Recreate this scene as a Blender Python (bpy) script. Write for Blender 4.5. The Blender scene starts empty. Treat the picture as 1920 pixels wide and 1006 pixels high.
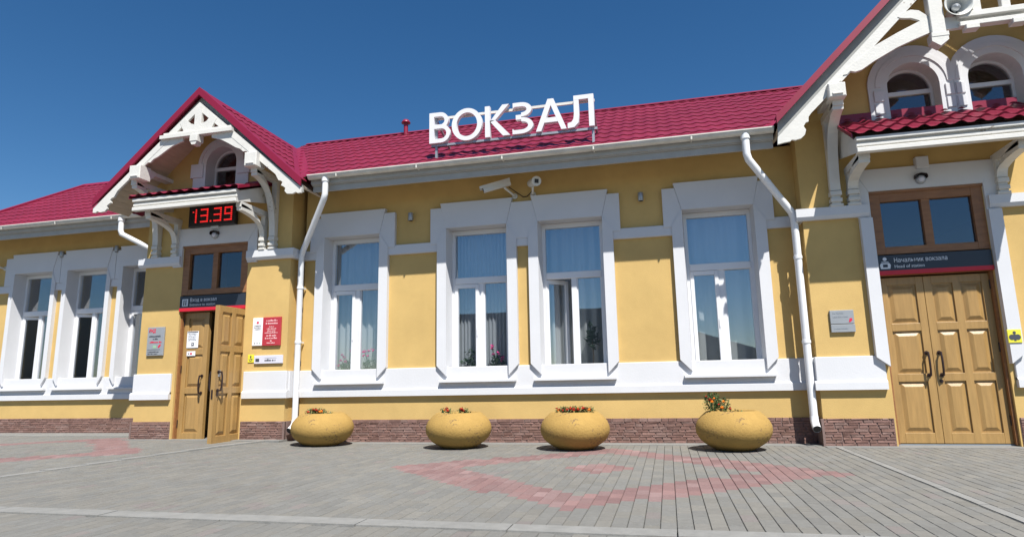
import bpy, bmesh, math, random
from mathutils import Vector, Matrix
random.seed(7)
SC = bpy.context.scene
COL = SC.collection
rad = math.radians

# ------------------------------------------------------------------ camera
cam_d = bpy.data.cameras.new('camera')
cam_d.sensor_width = 36.0
cam_d.lens = 1184.03 / 1920 * 36.0
cam_d.clip_end = 3000
cam_o = bpy.data.objects.new('camera', cam_d)
COL.objects.link(cam_o)
PIT, YAW, ROL = .178871, .235684, -.0187584
cy, sy, cp, sp = math.cos(YAW), math.sin(YAW), math.cos(PIT), math.sin(PIT)
fw = Vector((-sy*cp, cy*cp, sp)); rt = Vector((cy, sy, 0)); up = rt.cross(fw)
Rr = rt*math.cos(ROL) + up*math.sin(ROL); Ru = up*math.cos(ROL) - rt*math.sin(ROL)
M = Matrix((Rr, Ru, -fw)).transposed().to_4x4()
M.translation = Vector((0, 0, .88))
cam_o.matrix_world = M
SC.camera = cam_o

# ------------------------------------------------------------------ sky, sun, exposure
SUN = Vector((.64, -1, 1.80)).normalized()          # direction towards the sun
world = bpy.data.worlds.new('World'); SC.world = world
world.use_nodes = True
wn = world.node_tree.nodes; wl = world.node_tree.links
sky = wn.new('ShaderNodeTexSky'); sky.sky_type = 'NISHITA'; sky.sun_disc = False
sky.sun_elevation = math.asin(SUN.z)
sky.sun_rotation = math.atan2(SUN.x, SUN.y)
sky.altitude = 600; sky.air_density = 1.0; sky.dust_density = .4; sky.ozone_density = 3.0
bg = wn['Background']; bg.inputs['Strength'].default_value = .058
hs = wn.new('ShaderNodeHueSaturation'); hs.inputs['Saturation'].default_value = 1.28
wl.new(sky.outputs[0], hs.inputs['Color']); wl.new(hs.outputs[0], bg.inputs['Color'])
sun_d = bpy.data.lights.new('sun', 'SUN'); sun_d.energy = 4.35; sun_d.angle = rad(.53); sun_d.color = (1, .965, .91)
sun_o = bpy.data.objects.new('sun', sun_d); COL.objects.link(sun_o)
sun_o.rotation_euler = SUN.to_track_quat('Z', 'Y').to_euler()
sun_o.location = SUN*40
SC.view_settings.view_transform = 'Standard'; SC.view_settings.look = 'None'
SC.view_settings.exposure = .88; SC.view_settings.gamma = 1
SC.cycles.max_bounces = 8; SC.cycles.diffuse_bounces = 4; SC.cycles.transparent_max_bounces = 12
SC.cycles.sample_clamp_indirect = 6

# ------------------------------------------------------------------ materials
def mat(name, color, rough=.6, metal=0., var=.0, vscale=4., bump=0., bscale=60., attr=False, spec=.5, emit=None, stretch=None, var2=0., v2scale=.7):
    m = bpy.data.materials.new(name); m.use_nodes = True
    nt = m.node_tree; n = nt.nodes; l = nt.links
    b = n['Principled BSDF']
    b.inputs['Roughness'].default_value = rough; b.inputs['Metallic'].default_value = metal
    b.inputs['Specular IOR Level'].default_value = spec
    b.inputs['Base Color'].default_value = (*color, 1)
    col = None
    if attr:
        a = n.new('ShaderNodeAttribute'); a.attribute_name = 'tone'
        mx = n.new('ShaderNodeMix'); mx.data_type = 'RGBA'; mx.blend_type = 'MULTIPLY'
        mx.inputs[0].default_value = 1; mx.inputs[6].default_value = (*color, 1)
        l.new(a.outputs['Color'], mx.inputs[7]); col = mx.outputs[2]
    tc = n.new('ShaderNodeTexCoord')
    src = tc.outputs['Object']
    if stretch:
        mp = n.new('ShaderNodeMapping'); mp.inputs['Scale'].default_value = stretch
        l.new(src, mp.inputs['Vector']); src = mp.outputs[0]
    for amt, sc_ in ((var, vscale), (var2, v2scale)):
        if amt:
            no = n.new('ShaderNodeTexNoise'); no.inputs['Scale'].default_value = sc_; no.inputs['Detail'].default_value = 6
            no.inputs['Roughness'].default_value = .6
            l.new(src, no.inputs['Vector'])
            mr = n.new('ShaderNodeMapRange'); mr.inputs[1].default_value = .3; mr.inputs[2].default_value = .7
            mr.inputs[3].default_value = 1-amt; mr.inputs[4].default_value = 1+amt*.6
            l.new(no.outputs[0], mr.inputs[0])
            mx = n.new('ShaderNodeMix'); mx.data_type = 'RGBA'; mx.blend_type = 'MULTIPLY'; mx.inputs[0].default_value = 1
            if col is not None: l.new(col, mx.inputs[6])
            else: mx.inputs[6].default_value = (*color, 1)
            l.new(mr.outputs[0], mx.inputs[7]); col = mx.outputs[2]
    if col is not None: l.new(col, b.inputs['Base Color'])
    if bump:
        nb = n.new('ShaderNodeTexNoise'); nb.inputs['Scale'].default_value = bscale; nb.inputs['Detail'].default_value = 5
        l.new(src, nb.inputs['Vector'])
        bp = n.new('ShaderNodeBump'); bp.inputs['Strength'].default_value = bump; bp.inputs['Distance'].default_value = .01
        l.new(nb.outputs[0], bp.inputs['Height']); l.new(bp.outputs[0], b.inputs['Normal'])
    if emit:
        b.inputs['Emission Color'].default_value = (*emit[0], 1); b.inputs['Emission Strength'].default_value = emit[1]
    return m

M_YEL = mat('yellow_plaster', (.57, .39, .148), .85, var=.06, vscale=3, var2=.10, v2scale=.8, bump=.3, bscale=90, spec=.2)
M_WHT = mat('white_plaster', (.62, .625, .64), .8, var=.03, vscale=2.5, var2=.03, v2scale=.5, bump=.15, bscale=70, spec=.2)
M_TRIM = mat('white_painted_wood', (.63, .617, .575), .6, var=.06, vscale=6, bump=.25, bscale=35, spec=.3)
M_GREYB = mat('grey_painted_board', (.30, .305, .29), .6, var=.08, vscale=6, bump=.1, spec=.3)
M_CORN = mat('shade_toned_cornice', (.40, .40, .385), .6, var=.08, vscale=6, bump=.1, spec=.3)  # eave boards: the gutter's shadow is put into this darker grey
M_PVC = mat('white_plastic_frame', (.69, .695, .71), .35, var=.02, vscale=3)
M_STONE = mat('split_stone', (1, 1, 1), .85, attr=True, var=.2, vscale=30, bump=.4, bscale=45, spec=.2)
M_MORT = mat('stone_mortar', (.20, .14, .125), .9, bump=.4, spec=.1)
M_ROOF = mat('raspberry_roof_metal', (.185, .0145, .036), .45, var=.16, vscale=1.3, bump=.05, bscale=20, spec=.35)
M_ROOFD = mat('raspberry_flashing', (.22, .009, .034), .4, var=.06, vscale=3, spec=.5)
M_GUT = mat('gutter_metal', (.62, .60, .54), .5, var=.16, vscale=5, bump=.08, bscale=12)
M_PIPE = mat('white_pipe_paint', (.78, .79, .80), .35, var=.05, vscale=7)
M_WOOD = mat('varnished_oak', (.37, .225, .08), .38, var=.14, vscale=5, stretch=(6, 6, .55), bump=.12, bscale=30, var2=.12, v2scale=1.2)
M_WOODR = mat('oiled_oak_frame', (.27, .12, .045), .45, var=.25, vscale=6, stretch=(.7, 6, 4), bump=.12, bscale=30)
M_DARK = mat('dark_metal', (.035, .02, .018), .4, metal=.3)
M_BLACK = mat('black_plastic', (.012, .012, .014), .45)
M_GREY = mat('grey_metal', (.36, .38, .40), .4, metal=.5, var=.06)
M_CASE = mat('camera_shell', (.62, .62, .58), .45, var=.05)
M_SLATE = mat('slate_sign_face', (.025, .032, .045), .4, var=.05)
M_RED = mat('sign_red', (.55, .012, .03), .45)
M_MAROON = mat('board_crimson', (.42, .035, .05), .45, var=.05)
M_PAPER = mat('white_sign_face', (.80, .81, .84), .5, var=.02)
M_SILV = mat('brushed_sign_plate', (.29, .31, .33), .45, metal=.1, var=.08, vscale=5)
M_LILAC = mat('pale_sign_face', (.62, .62, .70), .5)
M_YSIGN = mat('yellow_sign_face', (.72, .66, .05), .5)
M_INK = mat('sign_ink', (.05, .055, .07), .6)
M_INKW = mat('sign_white_ink', (.70, .72, .74), .6)
M_INKR = mat('sign_red_ink', (.60, .02, .06), .5)
M_INKP = mat('sign_pink_ink', (.75, .45, .46), .6)
M_GREEN = mat('sign_green_ink', (.28, .45, .30), .6)
M_LED = mat('led_red', (.25, .0, .0), .5, emit=((1, .03, .03), .5))
M_SOFFIT = mat('soffit_boards', (.56, .47, .37), .7, var=.12, vscale=5, stretch=(5, .6, 5), bump=.1, spec=.2)
M_PLANT = mat('planter_paint', (.37, .235, .072), .85, var=.06, vscale=9, var2=.08, v2scale=3, bump=.5, bscale=45, spec=.15)
def flecks(m, sc_, lo, hi, colr):
    nt = m.node_tree; n = nt.nodes; l = nt.links; b = n['Principled BSDF']; src = b.inputs['Base Color'].links[0].from_socket
    tc = n.new('ShaderNodeTexCoord'); no = n.new('ShaderNodeTexNoise'); no.inputs['Scale'].default_value = sc_; no.inputs['Detail'].default_value = 3
    n2 = n.new('ShaderNodeTexNoise'); n2.inputs['Scale'].default_value = sc_*.12
    l.new(tc.outputs['Object'], no.inputs['Vector']); l.new(tc.outputs['Object'], n2.inputs['Vector'])
    mu = n.new('ShaderNodeMath'); mu.operation = 'MULTIPLY'; l.new(no.outputs[0], mu.inputs[0]); l.new(n2.outputs[0], mu.inputs[1])
    mr = n.new('ShaderNodeMapRange'); mr.inputs[1].default_value = lo; mr.inputs[2].default_value = hi; l.new(mu.outputs[0], mr.inputs[0])
    mx = n.new('ShaderNodeMix'); mx.data_type = 'RGBA'; l.new(mr.outputs[0], mx.inputs[0]); l.new(src, mx.inputs[6]); mx.inputs[7].default_value = (*colr, 1)
    l.new(mx.outputs[2], b.inputs['Base Color'])
flecks(M_PLANT, 34, .355, .42, (.20, .13, .06))
flecks(M_TRIM, 26, .41, .46, (.34, .30, .25))
M_SOIL = mat('soil', (.05, .035, .022), .95, var=.3, vscale=20, bump=.8)
M_LEAF = mat('leaf_green', (.06, .135, .035), .6, var=.35, vscale=14)
M_LEAFD = mat('dark_leaf', (.02, .055, .02), .5, var=.3, vscale=14)
M_DRY = mat('dry_stem', (.11, .07, .03), .8, var=.3, vscale=14)
M_FRED = mat('red_petal', (.42, .025, .008), .6, var=.25, vscale=40)
M_FORA = mat('orange_petal', (.75, .20, .008), .6, var=.2, vscale=40)
M_FPNK = mat('pink_petal', (.70, .06, .28), .6, var=.2, vscale=30)
M_POT = mat('clay_pot', (.35, .14, .08), .7, var=.1)
M_POTG = mat('pale_green_pot', (.30, .42, .36), .5, var=.1)
M_CURT = mat('pale_curtain', (.50, .505, .48), .8, var=.08, vscale=5, stretch=(8, 8, .3), spec=.1)
M_CURTB = mat('bluish_blind', (.48, .495, .50), .7, spec=.1)
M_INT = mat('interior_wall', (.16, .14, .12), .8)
M_OPP = mat('grey_cladding', (.20, .205, .19), .8, var=.1, vscale=1)
M_PAVE = mat('concrete_paver', (1, 1, 1), .85, attr=True, var=.10, vscale=22, var2=.08, v2scale=.55, bump=.35, bscale=80, spec=.25)
M_JOINT = mat('joint_sand', (.12, .113, .10), .95, var=.2, vscale=12, bump=.3)
M_STRIP = mat('pale_kerb_concrete', (.225, .222, .208), .85, var=.14, vscale=9, var2=.1, v2scale=1.3, bump=.3, bscale=60)
M_LITE = mat('apron_concrete', (.20, .20, .188), .9, var=.14, vscale=7, var2=.1, v2scale=1, bump=.35, bscale=50)
M_FAR = mat('far_ground', (.15, .149, .138), .9, var=.15, vscale=.5, bump=.2)

def glass(name, fac, tint):
    m = bpy.data.materials.new(name); m.use_nodes = True
    nt = m.node_tree; n = nt.nodes; l = nt.links; n.remove(n['Principled BSDF'])
    t = n.new('ShaderNodeBsdfTransparent'); t.inputs[0].default_value = (*tint, 1)
    g = n.new('ShaderNodeBsdfGlossy'); g.inputs['Roughness'].default_value = .0; g.inputs['Color'].default_value = (.92, .96, 1, 1)
    tc = n.new('ShaderNodeTexCoord'); no = n.new('ShaderNodeTexNoise'); no.inputs['Scale'].default_value = 1.7
    bp = n.new('ShaderNodeBump'); bp.inputs['Strength'].default_value = .012; bp.inputs['Distance'].default_value = .02
    l.new(tc.outputs['Object'], no.inputs['Vector']); l.new(no.outputs[0], bp.inputs['Height'])
    l.new(bp.outputs[0], g.inputs['Normal'])
    mx = n.new('ShaderNodeMixShader'); mx.inputs[0].default_value = fac
    l.new(t.outputs[0], mx.inputs[1]); l.new(g.outputs[0], mx.inputs[2])
    l.new(mx.outputs[0], n['Material Output'].inputs[0])
    return m
M_GLASS = glass('window_glass', .19, (.90, .92, .94))
M_GLASSD = glass('dark_window_glass', .10, (.7, .7, .72))

# ------------------------------------------------------------------ mesh helpers
class MB:
    def __init__(s): s.v = []; s.f = []; s.m = []; s.t = []; s.mats = []; s.sm = []
    def mi(s, m):
        if m not in s.mats: s.mats.append(m)
        return s.mats.index(m)
    def add(s, vs, fs, m, tone=(1, 1, 1), smooth=False):
        o = len(s.v); s.v += [tuple(p) for p in vs]; k = s.mi(m)
        for f in fs:
            s.f.append(tuple(i+o for i in f)); s.m.append(k); s.t.append(tone); s.sm.append(smooth)
    def box(s, x0, x1, y0, y1, z0, z1, m, tone=(1, 1, 1)):
        vs = [(x0, y0, z0), (x1, y0, z0), (x1, y1, z0), (x0, y1, z0), (x0, y0, z1), (x1, y0, z1), (x1, y1, z1), (x0, y1, z1)]
        s.add(vs, [(0, 3, 2, 1), (4, 5, 6, 7), (0, 1, 5, 4), (1, 2, 6, 5), (2, 3, 7, 6), (3, 0, 4, 7)], m, tone)
    def bbox(s, x0, x1, y0, y1, z0, z1, m, b=.006, tone=(1, 1, 1)):
        # box with the four front (y0) edges chamfered
        vs = [(x0, y0+b, z0), (x1, y0+b, z0), (x1, y1, z0), (x0, y1, z0), (x0, y0+b, z1), (x1, y0+b, z1), (x1, y1, z1), (x0, y1, z1),
              (x0+b, y0, z0+b), (x1-b, y0, z0+b), (x1-b, y0, z1-b), (x0+b, y0, z1-b)]
        s.add(vs, [(0, 3, 2, 1), (4, 5, 6, 7), (1, 2, 6, 5), (2, 3, 7, 6), (3, 0, 4, 7), (8, 9, 10, 11), (0, 1, 9, 8), (1, 5, 10, 9), (5, 4, 11, 10), (4, 0, 8, 11)], m, tone)
    def prism(s, pts, a0, a1, m, axis='y', inner=None):
        # polygon in (x,z) extruded along y, (y,z) along x, or (x,y) along z
        n = len(pts)
        def P(p, a): return (p[0], a, p[1]) if axis == 'y' else ((a, p[0], p[1]) if axis == 'x' else (p[0], p[1], a))
        vs = [P(p, a0) for p in pts] + [P(p, a1) for p in pts]
        fs = [tuple(range(n)), tuple(range(2*n-1, n-1, -1))] + [(i, i+n, (i+1) % n+n, (i+1) % n) for i in range(n)]
        s.add(vs, fs, m)
    def bar(s, p, q, w, d, m, upv=(0, 0, 1)):
        # rectangular bar from p to q; w across, d along the third direction
        p = Vector(p); q = Vector(q); a = (q-p).normalized(); u = Vector(upv)
        if abs(a.dot(u)) > .99: u = Vector((0, 1, 0))
        e = a.cross(u).normalized(); g = e.cross(a).normalized()
        vs = [r+e*sx*d/2+g*sz*w/2 for r in (p, q) for sx, sz in ((-1, -1), (1, -1), (1, 1), (-1, 1))]
        s.add(vs, [(0, 1, 2, 3), (7, 6, 5, 4), (0, 4, 5, 1), (1, 5, 6, 2), (2, 6, 7, 3), (3, 7, 4, 0)], m)
    def tube(s, path, r, m, n=12, cap=True):
        path = [Vector(p) for p in path]; k = len(path); rings = []
        t0 = (path[1]-path[0]).normalized(); u = Vector((0, 0, 1)) if abs(t0.z) < .9 else Vector((1, 0, 0))
        e = t0.cross(u).normalized()
        vs = []
        for i, p in enumerate(path):
            t = ((path[min(i+1, k-1)]-p).normalized()+(p-path[max(i-1, 0)]).normalized()).normalized()
            e = (e-t*e.dot(t)).normalized(); g = t.cross(e)
            rr = r[i] if isinstance(r, (list, tuple)) else r
            vs += [p+(e*math.cos(a)+g*math.sin(a))*rr for a in [2*math.pi*j/n for j in range(n)]]
        fs = [(i*n+j, i*n+(j+1) % n, (i+1)*n+(j+1) % n, (i+1)*n+j) for i in range(k-1) for j in range(n)]
        s.add(vs, fs, m, smooth=True)
        if cap: s.add([vs[j] for j in range(n)], [tuple(range(n-1, -1, -1))], m); s.add(vs[-n:], [tuple(range(n))], m)
    def lathe(s, prof, c, m, n=32, axis='z', smooth=True, jit=0., caps=True):
        vs = []
        for r, h in prof:
            for j in range(n):
                a = 2*math.pi*j/n; rr = r*(1+jit*random.uniform(-1, 1))
                x, y = rr*math.cos(a), rr*math.sin(a)
                vs.append((c[0]+x, c[1]+y, c[2]+h) if axis == 'z' else (c[0]+x, c[1]+h, c[2]+y))
        k = len(prof)
        fs = [(i*n+j, i*n+(j+1) % n, (i+1)*n+(j+1) % n, (i+1)*n+j) for i in range(k-1) for j in range(n)]
        if axis == 'y': fs = [f[::-1] for f in fs]
        s.add(vs, fs, m, smooth=smooth)
        if caps: s.add(vs[:n], [tuple(range(n))], m); s.add(vs[-n:], [tuple(range(n))], m)
    def build(s, name, parent=None, org=None, bevel=0):
        o0 = org if org is not None else (parent_org(parent) if parent else (0, 0, 0))
        me = bpy.data.meshes.new(name)
        me.from_pydata([(x-o0[0], y-o0[1], z-o0[2]) for x, y, z in s.v], [], s.f)
        for m in s.mats: me.materials.append(m)
        me.polygons.foreach_set('material_index', s.m)
        me.polygons.foreach_set('use_smooth', s.sm)
        if any(t != (1, 1, 1) for t in s.t):
            at = me.color_attributes.new('tone', 'FLOAT_COLOR', 'CORNER'); d = []
            for p, t in zip(me.polygons, s.t): d += [*t, 1]*p.loop_total
            at.data.foreach_set('color', d)
        bm = bmesh.new(); bm.from_mesh(me); bmesh.ops.recalc_face_normals(bm, faces=bm.faces); bm.to_mesh(me); bm.free()
        me.update()
        o = bpy.data.objects.new(name, me); COL.objects.link(o)
        if parent is not None: o.parent = parent
        elif org is not None: o.location = org
        if bevel:
            b = o.modifiers.new('bevel', 'BEVEL'); b.width = bevel; b.segments = 2; b.limit_method = 'ANGLE'
        return o
ORG = {}
def parent_org(p):
    while p.parent is not None: p = p.parent
    return ORG.get(p.name, tuple(p.location))
def tag(o, label=None, cat=None, group=None, kind=None):
    for k, v in (('label', label), ('category', cat), ('group', group), ('kind', kind)):
        if v: o[k] = v
    return o
def thing(name, loc, label, cat, group=None):
    o = bpy.data.objects.new(name, None); COL.objects.link(o); o.location = loc; o.empty_display_size = .2
    ORG[o.name] = tuple(loc)
    return tag(o, label, cat, group)
def text(mb, *a, **k):
    if isinstance(mb, MB): return text_into(mb, *a, **k)
    m_ = MB(); text_into(m_, *a, **k); return m_.build('text_line', mb)
def text_into(mb, s, size, x, z, y, m, depth=.003, shear=0., align='LEFT', width=None, thick=0.):
    cu = bpy.data.curves.new('lettering', 'FONT'); cu.body = s; cu.size = size; cu.extrude = depth/2; cu.shear = shear; cu.align_x = align; cu.offset = thick
    cu.resolution_u = 3
    o = bpy.data.objects.new('lettering', cu); COL.objects.link(o)
    dg = bpy.context.evaluated_depsgraph_get(); dg.update()
    me = bpy.data.meshes.new_from_object(o.evaluated_get(dg))
    pts = [v.co.copy() for v in me.vertices]; fs = [tuple(p.vertices) for p in me.polygons]
    bpy.data.objects.remove(o); bpy.data.curves.remove(cu); bpy.data.meshes.remove(me)
    k = 1
    if width and pts:
        w = max(p.x for p in pts)-min(p.x for p in pts); k = width/w
    mb.add([(x+p.x*k, y-p.z, z+p.y) for p in pts], fs, m)

# ------------------------------------------------------------------ survey constants (metres; camera stands at x=0, y=0)
YM, YP, YW = 9.46, 9.16, 10.46        # main wall, portal fronts, wing wall
YG = 8.52                             # plane of both gable bargeboards
def gp(x, z):                         # gable drawings were taken at y = 8.52
    k = YG/8.52
    return (x*k, .88+(z-.88)*k)
PL0, PL1, PLC = -8.86, -5.98, -7.44   # small portal: sides, door centre
PR0, PR1, PRC = 1.93, 6.4, 3.45       # large portal
SLOPE = .616
EAV_Y, EAV_Z = 8.69, 4.20            # main eave line
RDG_Y = 11.8
WEAV_Y = 9.73
WRDG_Y = 13.1
GLC = gp(-7.40, 0)[0]; GL_SL = .895; GL_AP = gp(0, 5.83)[1]      # small gable: centre, slope, apex of roof sheet
GRC = gp(4.22, 0)[0]; GR_SL = 1.005; GR_AP = gp(0, 6.85)[1]

# ================================================================== ground
g = MB(); g.box(-600, 600, -600, 600, -.5, -.03, M_JOINT)
go = g.build('ground'); tag(go, kind='structure')
go.data.materials.clear(); go.data.materials.append(M_FAR)

def ss(a, b, v):
    t = max(0., min(1., (v-a)/(b-a))); return t*t*(3-2*t)
def zg(x_, y_): return .06*ss(-4.2, -7.4, x_)*ss(4.5, 8.6, y_)
def in_diamond(x, y, cx, cy_, ax, ay): return abs(x-cx)/ax+abs(y-cy_)/ay < 1
pv = MB()
GREY = [(.178, .171, .152), (.183, .176, .158), (.173, .17, .156), (.188, .18, .16), (.176, .173, .16), (.17, .167, .154)]
REDS = [(.21, .135, .128), (.225, .138, .13), (.195, .12, .115), (.23, .155, .148), (.21, .137, .13)]
x = -19.0; ci = 0
while x < 9.0:
    ytop = 9.47 if x > -8.9 else 10.5
    y = (1.2 if x < -6 else 2.2) - (.1 if ci % 2 else 0) - random.choice((0, 0, .03))
    while y < ytop:
        cx_, cy_ = x+.05, y+.1
        ya, yb_ = y, y+.2
        if ya < 3.9 < yb_: yb_ = 3.9
        if ya < 4.075 < yb_: ya = 4.075
        if yb_-ya > .03 and not (3.9 <= (ya+yb_)/2 <= 4.075):
            red = False
            for (dx, dy) in ((-.73, 6.66), (-9.37, 7.4)):
                if in_diamond(cx_, cy_, dx, dy, 2.37, 2.08) and not in_diamond(cx_, cy_, dx, dy, 1.58, 1.46): red = True
                if dx > -2 and in_diamond(cx_, cy_, dx, dy+.13, .46, .36): red = True
            r = random.random()
            t = random.choice(REDS) if red else random.choice(GREY)
            k = random.uniform(.93, 1.06)
            if not red and r > .95: t = (.183, .176, .156)
            if not red and r < .03: t = (.188, .17, .158)
            if red and r > .9: k = 1.15
            t = tuple(c*k for c in t)
            h = random.uniform(-.0012, .0012)+zg(cx_, cy_); gx = .0014; c = .003
            x0, x1, y0, y1 = x+gx, x+.1-gx, ya+gx, yb_-gx
            hz = [h+random.uniform(-.0008, .0008) for _ in range(4)]
            vs = [(x0+c, y0+c, hz[0]), (x1-c, y0+c, hz[1]), (x1-c, y1-c, hz[2]), (x0+c, y1-c, hz[3]),
                  (x0, y0, h-.005), (x1, y0, h-.005), (x1, y1, h-.005), (x0, y1, h-.005), (x0, y0, h-.016), (x1, y0, h-.016), (x1, y1, h-.016), (x0, y1, h-.016)]
            pv.add(vs, [(0, 1, 2, 3), (0, 4, 5, 1), (1, 5, 6, 2), (2, 6, 7, 3), (3, 7, 4, 0), (4, 8, 9, 5), (5, 9, 10, 6), (6, 10, 11, 7), (7, 11, 8, 4)], M_PAVE, t)
        y += .2
    x += .1; ci += 1
tag(pv.build('paving'), kind='structure')

kb = MB()
xk = -16.0
while xk < 9:
    kb.box(xk+.004, xk+.996, 3.9, 4.075, -.1, .009+random.uniform(-.002, .002), M_STRIP); xk += 1.0
tag(kb.build('kerb_strip'), kind='structure')
ls = MB()
for i in range(14):
    a = Vector((2.06, 4.08+i*.36, 0)); ls.box(2.01, 2.08, a.y+.003, a.y+.357, -.05, .006+random.uniform(-.001, .001), M_STRIP)
for i in range(12):
    y0, y1 = 4.08+i*.44+.003, 4.08+(i+1)*.44-.003
    f = lambda yy: -7.05+(yy-4.3)*.175
    ls.prism([(f(y0)-.06, y0), (f(y0)+.06, y0), (f(y1)+.06, y1), (f(y1)-.06, y1)], -.05, .007+zg(-7.05, (y0+y1)/2)+random.uniform(-.001, .001), M_STRIP, axis='z')
tag(ls.build('paving_edging'), kind='structure')
ap = MB()
ap.box(-5.99, PR0-.01, 9.16, 9.5, -.1, .006, M_LITE)
ap.box(-16, PL0-.08, 9.75, 10.5, -.1, .066, M_LITE)
ap.box(PL0-.02, PL1+.05, 8.98, 9.2, -.1, .066, M_LITE)
ap.box(PR0-.02, PR1, 8.98, 9.3, -.1, .005, M_LITE)
tag(ap.build('wall_apron'), kind='structure')

# ================================================================== the station building
STN = thing('station_building', (-3.5, 9.46, 0), 'long yellow station building with white window surrounds and raspberry metal roofs', 'building')

wall = MB()
def wall_run(mb, x0, x1, yf, th, z0, z1, holes, m):
    xs = sorted(holes)
    cur = x0
    for (a, b, c, d) in xs:
        mb.box(cur, a, yf, yf+th, z0, z1, m)
        if c > z0: mb.box(a, b, yf, yf+th, z0, c, m)
        if d < z1: mb.box(a, b, yf, yf+th, d, z1, m)
        cur = b
    mb.box(cur, x1, yf, yf+th, z0, z1, m)
WIN_M = (-5.0, -2.835, -1.335, .84)
WIN_W = (-12.88, -11.49, -10.10)
HO = lambda xs: [(c-.53, c+.53, .94, 3.39) for c in xs]
wall_run(wall, -5.9, 2.0, YM, .38, 0, 4.20, HO(WIN_M), M_YEL)
wall_run(wall, -14.25, PL0+.1, YW, .38, 0, 4.20, HO(WIN_W), M_YEL)
# portals: lower storey with a door opening
def portal(mb, x0, x1, dc, dhw, side_y):
    wall_run(mb, x0, x1, YP, .34, 0, 3.5, [(dc-dhw, dc+dhw, -.02, 3.33)], M_YEL)
    mb.box(x0, x0+.3, YP+.34, side_y, 0, 4.3, M_YEL)
    mb.box(x1-.3, x1, YP+.34, side_y, 0, 4.3, M_YEL)
portal(wall, PL0, PL1, PLC, .645, 10.9)
portal(wall, PR0, PR1, PRC, .67, 10.4)
# pediments with arched openings
def pediment(mb, x0, x1, gc, ap, sl, arches, z0=3.5, th=.34):
    top = lambda X: min(ap-.06-sl*abs(X-gc), ap-.1)
    cuts = {x0, x1, gc}
    for (c, r, zs, zb) in arches:
        for i in range(17): cuts.add(c-r*math.cos(math.pi*i/16))
    xs = sorted(cuts)
    for a, b in zip(xs, xs[1:]):
        if b-a < 1e-6: continue
        mid = (a+b)/2; seg = [(lambda X: z0, top)]
        for (c, r, zs, zb) in arches:
            if abs(mid-c) < r:
                arc = lambda X, c=c, r=r, zs=zs: zs+math.sqrt(max(0, r*r-(X-c)**2))
                seg = [(lambda X: z0, lambda X, zb=zb: zb), (arc, top)]
        for lo, hi in seg:
            mb.prism([(a, lo(a)), (b, lo(b)), (b, hi(b)), (a, hi(a))], YP, YP+th, M_YEL)
ARL = [(-7.43, .32, 4.78, 4.36)]
ARR = [(3.49, .33, 4.79, 4.30), (4.47, .33, 4.79, 4.30)]
pediment(wall, PL0, PL1, GLC, GL_AP, GL_SL, ARL)
pediment(wall, PR0, PR1, GRC, GR_AP, GR_SL, ARR)
# back, ends, inner floor and ceiling that close the building
wall.box(-14.25, 6.4, 16.2, 16.5, 0, 4.2, M_INT)
wall.box(-14.25, -13.95, YW+.38, 16.2, 0, 4.2, M_YEL)
wall.box(6.1, 6.4, 10.4, 16.2, 0, 4.2, M_YEL)
for a_, b_, y_ in ((-13.95, PL0+.32, YW+.385), (PL0+.32, 6.1, YM+.385)):
    wall.box(a_, b_, y_, 16.2, 3.92, 3.98, M_INT); wall.box(a_, b_, y_-.1, 16.2, -.3, .015, M_INT)
wall.prism([(YW, 4.2), (16.2, 4.2), (WRDG_Y, 6.1)], -14.25, -13.95, M_YEL, axis='x')
wall.build('wall', STN)

# ---- split-stone plinth: every stone its own little block
pl = MB()
def stones(x0, x1, yf, z1=.35, proud=.018):
    pl.box(x0, x1, yf-proud*.35, yf+.01, -.03, z1-.012, M_MORT)
    z = 0.0
    while z < z1-.005:
        h = min(random.choice((.026, .032, .036, .042)), z1-z)
        if z1-(z+h) < .02: h = z1-z
        xx = x0-random.uniform(0, .1)
        while xx < x1:
            w = random.uniform(.07, .22)
            a, b = max(xx, x0)+.002, min(xx+w, x1)-.002
            if b-a > .01:
                k = random.uniform(.74, .95); t = random.choice(((.25, .148, .12), (.262, .158, .132), (.242, .14, .116), (.27, .175, .15), (.25, .148, .125)))
                t = tuple(c*k for c in t); d = proud*random.uniform(.7, 1.1); bz = .004
                d2 = [proud*random.uniform(.65, 1.15) for _ in range(4)]
                vs = [(a, yf, z+.002), (b, yf, z+.002), (b, yf, z+h-.002), (a, yf, z+h-.002),
                      (a+.008, yf-d2[0], z+bz), (b-.008, yf-d2[1], z+bz), (b-.008, yf-d2[2], z+h-bz), (a+.008, yf-d2[3], z+h-bz)]
                pl.add(vs, [(4, 5, 6, 7), (0, 1, 5, 4), (1, 2, 6, 5), (2, 3, 7, 6), (3, 0, 4, 7)], M_STONE, t)
            xx += w
        z += h
stones(PL1, PR0, YM); stones(-14.3, PL0, YW)
stones(PL0-.03, PLC-.67, YP); stones(PLC+.67, PL1+.03, YP)
stones(PR0-.03, PRC-.69, YP); stones(PRC+.69, PR1, YP)
pl.box(PL1, PL1+.03, YP-.03, YM-.01, -.03, .345, M_MORT); pl.box(PR0-.03, PR0, YP-.03, YM-.01, -.03, .345, M_MORT)
pl.box(PL0-.03, PL0, YP-.03, YW-.01, -.03, .345, M_MORT)
pl.build('plinth', STN)

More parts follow.
